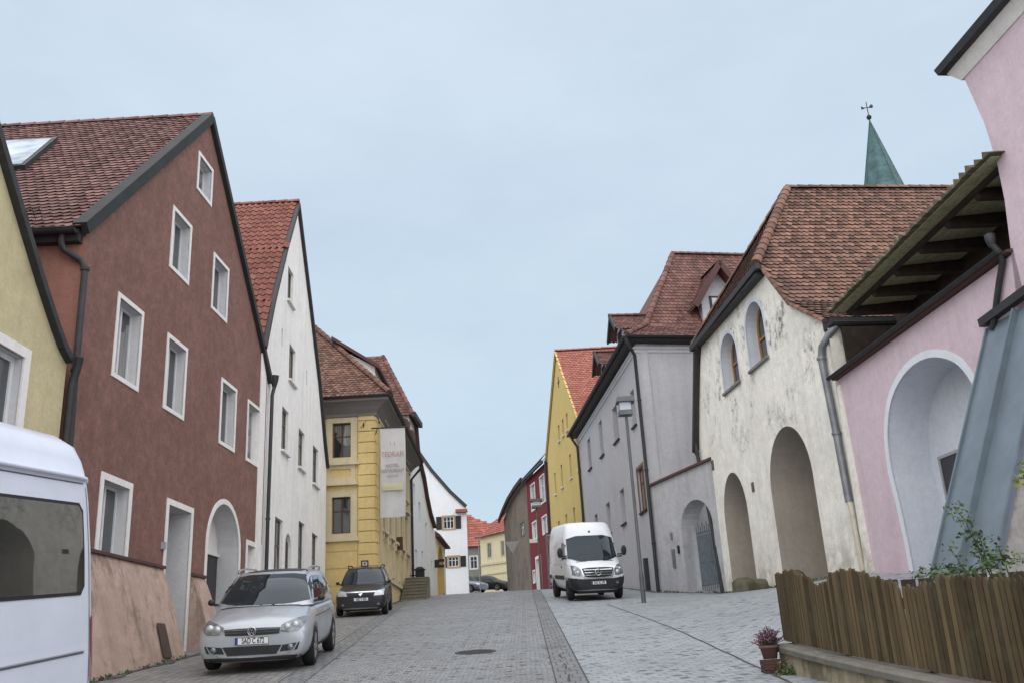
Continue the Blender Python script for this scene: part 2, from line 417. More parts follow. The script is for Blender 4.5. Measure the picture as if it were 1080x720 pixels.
def paving(name, c1, c2, mortar, bw, bh, warp=.02, blotch=.35, dots=.5, rough=.55, ang=0., msize=.012, off=.5, dotcol=(.035,.037,.04)):
    m, nt, b = new_mat(name, rough, .35); P = pos(nt)
    mp = nt.nodes.new('ShaderNodeMapping'); mp.inputs['Rotation'].default_value = (0,0,ang); L(nt, P, mp.inputs[0])
    nz = nt.nodes.new('ShaderNodeTexNoise'); nz.inputs['Scale'].default_value = 3.; nz.inputs['Detail'].default_value = 3; L(nt, P, nz.inputs['Vector'])
    va = nt.nodes.new('ShaderNodeVectorMath'); va.operation = 'SCALE'; va.inputs['Scale'].default_value = warp * 4; L(nt, nz.outputs['Color'], va.inputs[0])
    vb = nt.nodes.new('ShaderNodeVectorMath'); vb.operation = 'ADD'; L(nt, mp.outputs[0], vb.inputs[0]); L(nt, va.outputs[0], vb.inputs[1])
    br = nt.nodes.new('ShaderNodeTexBrick'); br.offset = off; br.squash = 1.; L(nt, vb.outputs[0], br.inputs['Vector'])
    br.inputs['Color1'].default_value = (*c1, 1); br.inputs['Color2'].default_value = (*c2, 1); br.inputs['Mortar'].default_value = (*mortar, 1)
    br.inputs['Scale'].default_value = 1.; br.inputs['Mortar Size'].default_value = msize; br.inputs['Mortar Smooth'].default_value = .35
    br.inputs['Brick Width'].default_value = bw; br.inputs['Row Height'].default_value = bh; br.inputs['Bias'].default_value = 0.
    # odd dark stones and gaps
    vo = nt.nodes.new('ShaderNodeTexVoronoi'); vo.voronoi_dimensions = '2D'; vo.inputs['Scale'].default_value = 1/bh*.62; vo.inputs['Randomness'].default_value = 1.
    L(nt, vb.outputs[0], vo.inputs['Vector'])
    se = nt.nodes.new('ShaderNodeSeparateColor'); L(nt, vo.outputs['Color'], se.inputs[0])
    dt = mul(nt, ramp(nt, se.outputs[0], .70, .84), ramp(nt, vo.outputs['Distance'], .30, .16, (0,0,0,1), (1,1,1,1)))
    rr = nt.nodes.new('ShaderNodeValToRGB'); rr.color_ramp.elements[0].position = .16; rr.color_ramp.elements[0].color = (1,1,1,1)
    rr.color_ramp.elements[1].position = .40; rr.color_ramp.elements[1].color = (0,0,0,1); L(nt, vo.outputs['Distance'], rr.inputs[0])
    dt = mul(nt, ramp(nt, se.outputs[0], .60, .72), rr.outputs[0])
    dt = mul(nt, dt, ramp(nt, noise(nt, P, .8, 4, .6), .32, .52))
    c = mix(nt, mul(nt, ramp(nt, noise(nt, P, .35, 6, .65), .35, .7), blotch), br.outputs['Color'], (*sc(c1, .6), 1))
    c = mix(nt, mul(nt, ramp(nt, noise(nt, P, 7., 5, .7), .45, .75), .35), c, (*sc(c2, 1.25), 1))
    c = mix(nt, mul(nt, dt, dots), c, (*dotcol, 1))
    L(nt, c, b.inputs['Base Color'])
    inv = nt.nodes.new('ShaderNodeMath'); inv.operation = 'SUBTRACT'; inv.inputs[0].default_value = 1; L(nt, br.outputs['Fac'], inv.inputs[1])
    ad = nt.nodes.new('ShaderNodeMath'); ad.operation = 'MULTIPLY_ADD'; L(nt, noise(nt, P, 14., 4, .7), ad.inputs[0]); ad.inputs[1].default_value = .7; L(nt, inv.outputs[0], ad.inputs[2])
    bump(nt, b, ad.outputs[0], .55, .02)
    L(nt, ramp(nt, noise(nt, P, 1.6, 5, .7), .3, .7, (rough-.18,)*3+(1,), (rough+.22,)*3+(1,)), b.inputs['Roughness'])
    return m
M['setts'] = paving('granite_setts', (.185,.19,.196), (.27,.275,.28), (.095,.097,.10), .15, .125, .030, .5, .9)
M['strip_setts'] = paving('roadside_setts', (.17,.168,.165), (.25,.245,.24), (.08,.08,.078), .26, .16, .02, .4, .5, ang=1.5)
M['slabs'] = paving('pale_paving', (.26,.285,.305), (.335,.365,.385), (.135,.145,.155), .25, .15, .032, .45, .8, ang=-.22, msize=.014)
M['gutter_setts'] = paving('gutter_setts', (.14,.143,.147), (.19,.193,.197), (.05,.05,.052), .17, .40, .012, .3, .3, ang=0)
M['earth'] = simple('bare_ground', (.13,.12,.10), 1., 0, .4, nscale=.7)

# ================================================================== WORLD, SUN, CAMERA
w = bpy.data.worlds.new("World"); SC.world = w; w.use_nodes = True; nt = w.node_tree; bg = nt.nodes['Background']
sky = nt.nodes.new('ShaderNodeTexSky'); sky.sky_type = 'NISHITA'; sky.sun_disc = False
sky.sun_elevation = R(52); sky.sun_rotation = R(200); sky.air_density = 1.2; sky.dust_density = 4.
tc = nt.nodes.new('ShaderNodeTexCoord'); sx = nt.nodes.new('ShaderNodeSeparateXYZ'); L(nt, tc.outputs['Generated'], sx.inputs[0])
cl = nt.nodes.new('ShaderNodeValToRGB'); e = cl.color_ramp.elements
e[0].position = 0.; e[0].color = (6.0,7.6,8.8,1); e[1].position = 1.; e[1].color = (7.4,8.1,9.3,1)
el = cl.color_ramp.elements.new(.25); el.color = (6.2,7.7,9.0,1)
el = cl.color_ramp.elements.new(.55); el.color = (6.7,7.9,9.2,1)
L(nt, sx.outputs['Z'], cl.inputs[0])
cn = noise(nt, tc.outputs['Generated'], 1.9, 7, .6, (1,1,2.6))
cv = mix(nt, 1., cl.outputs[0], ramp(nt, cn, .25, .8, (.86,.885,.91,1), (1.09,1.075,1.06,1)), 'MULTIPLY')
L(nt, mix(nt, .94, sky.outputs[0], cv), bg.inputs['Color']); bg.inputs['Strength'].default_value = .1
sl = bpy.data.lights.new('sun', 'SUN'); sl.energy = 4.6; sl.angle = R(150); sl.color = (1,.93,.875)
so = bpy.data.objects.new('sun', sl); C.objects.link(so); so.rotation_euler = (R(44), 0, R(5))
cam = bpy.data.cameras.new('camera'); co = bpy.data.objects.new('camera', cam); C.objects.link(co); SC.camera = co
cam.sensor_width = 36; cam.sensor_fit = 'HORIZONTAL'; cam.lens = 36 * FPX / 1080; cam.clip_end = 3000; cam.clip_start = .05
co.matrix_world = Matrix.Translation((0,0,EYE)) @ Matrix.Rotation(R(90) + TH, 4, 'X') @ Matrix.Rotation(-RO, 4, 'Z')
SC.view_settings.view_transform = 'Standard'; SC.view_settings.look = 'None'; SC.view_settings.exposure = 0
SC.render.engine = 'CYCLES'; SC.cycles.max_bounces = 6

# ================================================================== GROUND
def sheet(name, fl, fr, y0, y1, mat, nx=6, dy=.5, dz=0., xs=None):
    mb = MB(); rows = []; y = y0
    while y <= y1 + 1e-6:
        a, b = fl(y), fr(y); rows.append([(a+(b-a)*k/nx, y, h(a+(b-a)*k/nx, y)+dz) for k in range(nx+1)]); y += dy
    mb.grid(rows); o = mb.build(name, mat); o['kind'] = 'structure'; return o
def base_ground():
    mb = MB(); xs = [-400,-120,-40,-14,-8,-4,0,3.3,6,9,11.3,14,40,120,400]; ys = [-60,-20] + [k*1. for k in range(-5, 60)] + [k*5. for k in range(12, 30)] + [150,200,300,600,1200]
    def zz(x, y): return h(x, y) - .05 if y < 150 else h(0,150) - .05 - (y-150)*.03
    mb.grid([[(x, y, zz(x, y)) for x in xs] for y in ys]); o = mb.build('ground', M['earth']); o['kind'] = 'structure'
base_ground()
def xg(Y):      # left gutter line
    if Y < 46: return -3.32 - .0677*(Y-14.66)
    return -5.44 + (Y-46)*.012
def xr(Y):      # right edge of the road
    return .74 if Y < 46 else .74 - .0022*(Y-46)**2
HL = lambda Y: -9.2
sheet('parking_strip', HL, lambda Y: xg(Y)-.42, -4, 100, M['strip_setts'])
sheet('gutter_left', lambda Y: xg(Y)-.42, xg, -4, 100, M['gutter_setts'], 1)
sheet('road', xg, lambda Y: xr(Y)-.40, -4, 100, M['setts'], 4)
sheet('gutter_right', lambda Y: xr(Y)-.40, xr, -4, 100, M['gutter_setts'], 1)
def square():
    mb = MB(); rows = []; y = -4.
    while y <= 100: 
        r_ = [(x, y, h(x, y)) for x in [xr(y), xr(y)+1, 2.6+min(0,xr(y)), 3.3, 4.5, 6, 8, 10, 11.3, 14, 18]]; rows.append(r_); y += .5
    mb.grid(rows); o = mb.build('square', M['slabs']); o['kind'] = 'structure'
square()
# the deep joints beside the gutters and the diagonal joint across the square
def joint(name, f, y0, y1, wd=.018, z=.005):
    mb = MB(); rows = []; y = y0
    while y <= y1: x = f(y); rows.append([(x-wd/2, y, h(x-wd/2, y)+z), (x+wd/2, y, h(x+wd/2, y)+z)]); y += .25
    mb.grid(rows); o = mb.build(name, M['iron_joint']); o['kind'] = 'structure'
M['iron_joint'] = simple('dark_joint', (.07,.07,.07), .9, 0, .4)
joint('gutter_joint', lambda y: xr(y)-.41, 2, 60); joint('gutter_joint', lambda y: xr(y), 2, 60, .022)
joint('gutter_joint', lambda y: xg(y), 2, 60, .018); joint('gutter_joint', lambda y: xg(y)-.42, 2, 60, .018)
joint('square_joint', lambda y: 3.06 - .42*max(0,(y-20)/11.4)**1.3 + .008*math.sin(y*3), 8, 32, .04)
for y0 in (13.2, 14.6, 16.1): joint('gutter_crack', lambda y, y0=y0: xr(y)-.22 + .014*math.sin(y*5+y0) , y0, y0+.8, .03, .006)
# manhole
def manhole():
    x, y = -.97, 18.0; z = h(x, y); t = thing('manhole_cover', 'round dark iron manhole cover set in the middle of the cobbled road', 'manhole', (x,y,z))
    sl_ = math.atan(.104); Mx = Matrix.Translation((x,y,z)) @ Matrix.Rotation(sl_, 4, 'X')
    a = MB(); a.lathe([(.0,.008),(.30,.008)], Mx, 28, smooth=False)
    for k in range(-3, 4):
        w_ = math.sqrt(.29**2 - (k*.08)**2); a.hexa([Mx @ Vector(p) for p in ((-w_,k*.08-.02,.008),(w_,k*.08-.02,.008),(w_,k*.08+.02,.008),(-w_,k*.08+.02,.008),(-w_,k*.08-.02,.016),(w_,k*.08-.02,.016),(w_,k*.08+.02,.016),(-w_,k*.08+.02,.016))])
    a.build('lid', M['zinc_dark'], t)
    a = MB(); a.lathe([(.31,.006),(.31,.014),(.37,.014),(.37,.0)], Mx, 28, smooth=False); a.build('ring', M['iron_joint'], t)
manhole()
# ================================================================== LEFT SIDE
def pipe_set(parent, pts, r=.055, name='downpipe', mat='zinc_dark', clips=()):
    mb = MB(); mb.tube(pts, r, 10)
    for p in clips: mb.tube([Vector(p)-Vector((0,0,.03)), Vector(p)+Vector((0,0,.03))], r*1.3, 10)
    return mb.build(name, M[mat], parent)

# ---- red-brown gabled house
FR = Fac((-7.65,22), (-7.65+.38,32))
def red_house():
    F = FR; b = F.p(-5.9, 1.6)
    t = thing('gabled_house', 'brown-red rendered house with steep tiled gable, white framed windows and a sloping pinkish plinth', 'house', b)
    outl = [(-5.93,1.2),(-5.93,9.9),(-.3,15.67),(5.35,10.35),(5.35,1.8)]
    wins = [(-4.40,-3.38,7.44,9.0),(-1.93,-.93,7.44,9.0),(1.58,2.6,7.44,9.0),(3.72,4.74,7.44,9.0),
            (-2.1,-1.12,10.72,12.1),(.58,1.57,10.72,12.1),(-.8,.05,13.4,14.3)]
    holes = [(rect_pts(a,c_,z0,z1), .32, 1) for a,c_,z0,z1 in wins]
    holes += [(rect_pts(-4.42,-3.32,3.97,5.33), .32, 1), (rect_pts(4.07,5.15,4.35,5.1), .25, 1),
              (rect_pts(-1.34,-.05,2.0,5.34), .75, 1), (arch_pts(1.08,3.36,2.2,5.9,16), .62, 1)]
    wall(F, outl, holes, [M['red_plaster'], M['reveal']], t, D=.5)
    # side wall to the south and back
    mb = MB(); c0 = F.p(-5.93,1.2); 
    mb.face([c0, (c0.x-14,c0.y,1.2), (c0.x-14,c0.y,9.95), (c0.x,c0.y,9.95)]); mb.build('wall', M['red_side'], t)
    mb = MB(); c1 = F.p(5.35,1.8); mb.face([c1, (c1.x-14,c1.y,1.8), (c1.x-14,c1.y,10.4), (c1.x,c1.y,10.4)]); mb.build('wall', M['red_plaster'], t)
    for i,(a,c_,z0,z1) in enumerate(wins): window(F,a,c_,z0,z1,t,M['white_paint'],M['glass'] if i % 3 else M['glass_curtain'],.24,M['trim'],.095,.02, cross=False, mull=1, sill=None)
    window(F,-4.42,-3.32,3.97,5.33,t,M['white_paint'],M['glass'],.27,M['trim'],.13,.02, cross=False)
    window(F,4.07,5.15,4.35,5.1,t,M['white_paint'],M['glass'],.2,M['trim'],.13,.02, cross=False)
    # door niche
    d = MB(); d.fbox(F,-1.34,-.05,2.0,4.5,-.75,-.70); d.fbox(F,-1.34,-.05,4.5,4.58,-.74,-.64); door = d.build('door', M['grey_paint'], t)
    q = MB(); q.fbox(F,-1.30,-.09,4.58,5.3,-.74,-.71); q.build('fanlight', M['glass_pale'], door)
    q = MB(); q.fbox(F,-1.15,-.75,2.7,4.2,-.699,-.69); q.fbox(F,-.62,-.25,2.7,4.2,-.699,-.69); q.build('door_panel', M['reveal'], door)
    q = MB(); ring_band(q, F, [(-1.34,2.3),(-1.34,5.34),(-.05,5.34),(-.05,2.3)], .13, .02, closed=False); q.build('surround', M['trim'], door)
    # carriage arch
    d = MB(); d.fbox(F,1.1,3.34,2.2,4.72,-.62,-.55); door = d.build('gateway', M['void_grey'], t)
    q = MB(); q.fbox(F,1.06,3.38,4.8,5.95,-.7,-.56); q.fbox(F,1.08,3.36,4.72,4.8,-.7,-.50); q.build('tympanum', M['trim'], door)
    q = MB(); ring_band(q, F, arch_pts(1.08,3.36,2.4,5.9,16), .13, .02, closed=False); q.build('surround', M['trim'], door)
    # battered plinth pieces, open at door and gateway
    def plinth(s0, s1, cut0=0, cut1=0):
        m = MB(); n = max(2, int((s1-s0)/.5)); st = (s1-s0)/n
        for k in range(n):
            a, c_ = s0+k*st, s0+(k+1)*st; rows = []
            for j in range(7):
                f = j/6; r_ = []
                for s_ in (a, c_):
                    P0 = F.p(s_, 0, .62); zb = h(P0.x, P0.y)-.15
                    r_.append(F.p(s_, zb + (3.94-zb)*f, .62*(1-f)**.9 + .04))
                rows.append(r_)
            m.grid(rows, smooth=False)
        for s_ in (s0, s1):
            P0 = F.p(s_, 0, .62); zb = h(P0.x, P0.y)-.15
            m.face([F.p(s_,zb,.66)] + [F.p(s_, zb+(3.94-zb)*j/6, .62*(1-j/6)**.9+.04) for j in range(1,7)] + [F.p(s_,3.94,-.3), F.p(s_,zb,-.3)])
        m.face([F.p(s0,3.94,.04), F.p(s1,3.94,.04), F.p(s1,3.94,-.02), F.p(s0,3.94,-.02)])
        o = m.build('plinth', M['plinth'], t)
        q = MB(); q.fbox(F, s0-.02, s1+.02, 3.94, 4.0, -.01, .09); q.build('coping', M['tile_dark'], o)
        return o
    p0 = plinth(-5.93, -1.50)
    plinth(.1, .93); plinth(3.5, 5.35)
    q = MB()
    P0 = F.p(-1.6, 0, .62); zb = h(P0.x, P0.y)-.15; so_ = lambda z: .62*(1-(z-zb)/(3.94-zb))**.9+.055
    for z0_, z1_ in ((2.12,2.45),(2.45,2.78)): q.face([F.p(-2.62,z0_,so_(z0_)), F.p(-2.2,z0_,so_(z0_)), F.p(-2.2,z1_,so_(z1_)), F.p(-2.62,z1_,so_(z1_))])
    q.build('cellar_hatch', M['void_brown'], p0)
    # roof: south slope with individual tiles, plain north slope
    ap = F.p(-.3,15.72); ea = F.p(-6.12,9.72); eb = F.p(5.55,10.15)
    west = Vector((-14,0,0)); mb = MB()
    roof_tiles(mb, [ea+west, ea, ap, ap+west], .19, .20, .026, jit=.008, base=.05)
    ridge_caps(mb, ap+Vector((.05,0,.05)), ap+west+Vector((0,0,.05)), .12, .38)
    o = mb.build('roof', M['tile_brown'], t)
    mb = MB(); mb.face([ap, eb, eb+west, ap+west]); mb.build('roof', M['tile_brown'], t)
    # metal verge boards
    v = MB()
    for a_, b_ in ((ea, ap), (ap, eb)):
        d = (b_-a_).normalized(); nn = Vector((0,-d.z,d.y)) if d.z > 0 else Vector((0,-d.z,d.y))
        if nn.z < 0: nn = -nn
        up = nn*.07; dn = -nn*.12; ox = Vector((.12,0,0)); ix = Vector((-.15,0,0))
        v.hexa([a_+dn+ox, a_+dn+ix*.1, a_+up+ix*.1, a_+up+ox, b_+dn+ox, b_+dn+ix*.1, b_+up+ix*.1, b_+up+ox])
        if a_ is ea: v.hexa([a_+nn*.07+ix, a_+nn*.07+ox, a_+nn*.11+ox, a_+nn*.11+ix, b_+nn*.07+ix, b_+nn*.07+ox, b_+nn*.11+ox, b_+nn*.11+ix])
    v.build('verge_board', M['zinc_green'], t)
    # eaves board, gutter, snow guard
    e0 = ea + Vector((-.05,-.02,-.08)); m = MB(); m.hexa([e0+Vector(p) for p in ((-13.9,.05,-.16),(0,.05,-.16),(0,.5,-.16),(-13.9,.5,-.16),(-13.9,.0,.06),(0,.0,.06),(0,.5,.3),(-13.9,.5,.3))]); m.build('eaves_board', M['zinc_dark'], t)
    m = MB(); half_gutter(m, e0+Vector((.0,-.1,.02)), e0+Vector((-13.9,-.1,.02)), .085); m.build('gutter', M['zinc_dark'], t)
    sg = MB(); d = (ap-ea).normalized(); nn = Vector((0,-d.z,d.y)); 
    if nn.z < 0: nn = -nn
    base = ea + d*.42 + nn*.06
    for hh in (.06,.14,.22): sg.tube([base+nn*hh+Vector((-.9,0,0)), base+nn*hh+Vector((-7,0,0))], .010, 5)
    for k in range(48): sg.tube([base+Vector((-.9-k*.127,0,0)), base+nn*.24+Vector((-.9-k*.127,0,0))], .007, 4)
    sg.build('snow_guard', M['zinc_dark'], t)
    # downpipes
    c = F.p(-5.93, 0); x0, y0 = c.x, c.y
    P = [(x0-.35,y0-.22,9.62),(x0-.35,y0-.2,9.42),(x0-.3,y0-.16,9.3),(x0-.02,y0-.05,9.12),(x0+.06,y0-.04,8.95),(x0+.06,y0-.02,7.),(x0+.09,y0-.0,5.),(x0+.12,y0,4.0)]
    pipe_set(t, P, .062, clips=[P[5], P[6], P[4]])
    c = F.p(5.48, 0, .12); P = [F.p(5.7,10.25,.10), F.p(5.62,10.0,.14), F.p(5.5,9.7,.12), F.p(5.5,6.,.10), F.p(5.5,2.8,.10)]
    pipe_set(t, P, .055, clips=[P[3]]); m = MB(); m.lathe([(.05,-.3),(.12,-.05),(.14,.1)], Matrix.Translation(F.p(5.62,10.25,.14)), 10); m.build('rain_hopper', M['zinc_dark'], t)
    # roof light
    O, U, V, Nn = plane_basis([ea+west, ea, ap])
    def onroof(px, py):
        d = ray(px, py); E = Vector((0,0,EYE)); k = (O + Nn*.16 - E).dot(Nn)/d.dot(Nn); return E + d*k
    a, b2, c_, d_ = onroof(60,146), onroof(26,175), onroof(-44,181), onroof(0,149)
    tr, br = a, b2; wv = Vector((-2.6,0,0))
    ctr = (tr+br)/2
    rw = MB(); ol = [tr, br, br+wv, tr+wv]; rw.hexa([p-Nn*.12 for p in ol]+[p+Nn*.02 for p in ol]); f = rw.build('roof_window', M['zinc_dark'], t)
    q = MB(); q.face([p*.93+(tr+br+wv)/1*0+((ol[0]+ol[2])/2)*.07+Nn*.03 for p in ol]); q.build('pane', M['skypane'], f)
    # lamp bracket box beside the door
    m = MB(); m.fbox(F,-1.62,-1.52,4.35,4.5,0,.08); m.build('bell_box', M['grey_paint'], t)
M['red_side'] = plaster('red_side_plaster', (.30,.15,.115), .4, (.13,.07,.055), .6, bumpy=.7)
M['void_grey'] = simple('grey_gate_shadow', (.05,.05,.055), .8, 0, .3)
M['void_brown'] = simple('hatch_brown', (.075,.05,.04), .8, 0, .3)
M['skypane'] = glass_dark('roof_window_glass', (.35,.4,.45), .08)
red_house()

# ---- pale yellow house at the left edge
def yellow_left():
    F = Fac((-7.9,15.88), (-8.1,7.88), -1); b = F.p(0, 1.6)
    t = thing('gabled_house', 'pale yellow rendered house with curved dark verge cut by the left edge of the photo', 'house', b)
    rake = [(0,7.12),(.3,7.28),(.63,7.56),(1.22,8.12),(1.98,8.9),(2.71,9.68),(6.0,13.1),(10.8,8.3),(12.2,7.1)]
    wn = [(1.38,2.55,4.95,6.74),(4.6,5.8,4.95,6.74),(8.2,9.4,4.95,6.74)]
    wall(F, [(0,.8)]+rake+[(12.2,.1)], [(rect_pts(a,c,z0,z1),.25,1) for a,c,z0,z1 in wn], [M['pale_yellow'],M['reveal']], t)
    for w_ in wn: window(F,*w_,t,M['white_paint'],M['glass'],.18,M['trim'],.17,.04,transom=.5,cross=False,fw=.09)
    # side wall
    v = MB()
    for i in range(len(rake)-1):
        a, c = rake[i], rake[i+1]
        e = Vector((c[0]-a[0], c[1]-a[1])).normalized(); n_ = Vector((-e.y, e.x)); 
        if n_.y < 0: n_ = -n_
        a1, c1 = (a[0]+n_.x*.07, a[1]+n_.y*.07), (c[0]+n_.x*.07, c[1]+n_.y*.07); a0, c0 = (a[0]-n_.x*.06, a[1]-n_.y*.06), (c[0]-n_.x*.06, c[1]-n_.y*.06)
        v.hexa([F.p(*a0,.13),F.p(*c0,.13),F.p(*c0,-.1),F.p(*a0,-.1),F.p(*a1,.13),F.p(*c1,.13),F.p(*c1,-.1),F.p(*a1,-.1)])
    v.build('verge_board', M['zinc_dark'], t)
    r_ = MB()
    for i in range(len(rake)-1):
        a, c = rake[i], rake[i+1]; r_.face([F.p(a[0],a[1]+.1,.1),F.p(c[0],c[1]+.1,.1),F.p(c[0],c[1]+.1,-10),F.p(a[0],a[1]+.1,-10)])
    r_.build('roof', M['tile_brown'], t)
    m = MB(); m.face([F.p(0,.8,0),F.p(0,7.1,0),F.p(0,7.1,-9),F.p(0,.8,-9)]); m.build('wall', M['pale_yellow'], t)
    pipe_set(t, [F.p(-.02,7.2,.22),F.p(-.08,7.0,.16),F.p(-.1,6.7,.08),F.p(-.1,4,.08),F.p(-.1,1.9,.1)], .07, clips=[F.p(-.1,5.2,.08)])
yellow_left()

# ---- white gabled house
def white_house():
    F = Fac((-7.45,27.3), (-7.75,37.3)); b = F.p(.2, 3)
    t = thing('gabled_house', 'tall narrow white gabled house with orange-red pantile roof beside the brown-red house', 'house', b)
    rk = [(-.6,10.9),(.35,12.75),(1.9,15.25),(3.72,17.88),(6.5,14.75),(8.45,12.45),(9.67,10.5),(10.42,9.5)]
    wins = [(2.2,3.15,8.5,9.93),(4.85,5.9,8.5,9.85),(7.52,8.65,8.42,9.85),(1.62,2.72,4.0,6.3),(5.15,6.2,4.2,6.68),(7.6,8.7,4.3,6.6),(3.05,4.05,11.1,12.35),(2.55,3.42,13.75,14.98)]
    ar = (3.12,3.98,4.6,6.02)
    holes = [(rect_pts(*w_),.3,1) for w_ in wins] + [(arch_pts(*ar),.3,1)] + [(rect_pts(1.8,2.0,11.85,12.45),.2,1),(rect_pts(5.95,6.15,11.75,12.3),.2,1)]
    wall(F, [(-.6,2.5)]+rk+[(10.42,3.2)], holes, [M['white_plaster'],M['white_plaster']], t)
    for i, w_ in enumerate(wins): window(F,*w_,t,M['brown_grey'],M['glass_curtain'] if i % 2 else M['glass'],.14,None,cross=i<6,sill=M['trim'])
    window(F,*ar,t,M['brown_grey'],M['glass'],.14,None,cross=False,sill=M['trim'])
    q = MB(); q.face([F.p(*p,-.19) for p in rect_pts(1.8,2.0,11.85,12.45)]); q.face([F.p(*p,-.19) for p in rect_pts(5.95,6.15,11.75,12.3)]); q.build('vent_slit', M['void'], t)
    west = Vector((-13,.0,0)); mb = MB()
    for i in (0,1,2):
        a, c = F.p(*rk[i],.06)+Vector((0,0,.06)), F.p(*rk[i+1],.06)+Vector((0,0,.06))
        roof_tiles(mb, [a+Vector((-6,0,0)), a, c, c+Vector((-6,0,0))], .22, .30, .03, 'pan', .004, .2, .06)
    ap = F.p(3.72,17.95,.05); ridge_caps(mb, ap+Vector((0,0,.08)), ap+Vector((-6,0,.08)), .13, .4)
    mb.build('roof', M['tile_orange'], t)
    mb = MB()
    for i in range(3,7):
        a, c = F.p(*rk[i],.05)+Vector((0,0,.06)), F.p(*rk[i+1],.05)+Vector((0,0,.06)); mb.face([a, c, c+west, a+west])
    mb.build('roof', M['tile_brown'], t)
    v = MB()
    for i in range(7):
        a, c = rk[i], rk[i+1]; v.bar(F.p(a[0],a[1]+.05,.05), F.p(c[0],c[1]+.05,.05), .12, .14, up=(1,0,0))
    v.build('verge_board', M['zinc_dark'], t)
    m = MB(); e = F.p(10.42,9.5); m.face([(e.x,e.y,3.2),(e.x,e.y,9.5),(e.x-6,e.y,9.5),(e.x-6,e.y,3.2)]); e = F.p(-.6,10.9); m.face([(e.x,e.y,2.5),(e.x,e.y,10.9),(e.x-6,e.y,10.9),(e.x-6,e.y,2.5)]); m.build('wall', M['white_plaster'], t)
M['brown_grey'] = simple('brown_grey_frame', (.13,.115,.10), .6, 0, .2)
white_house()

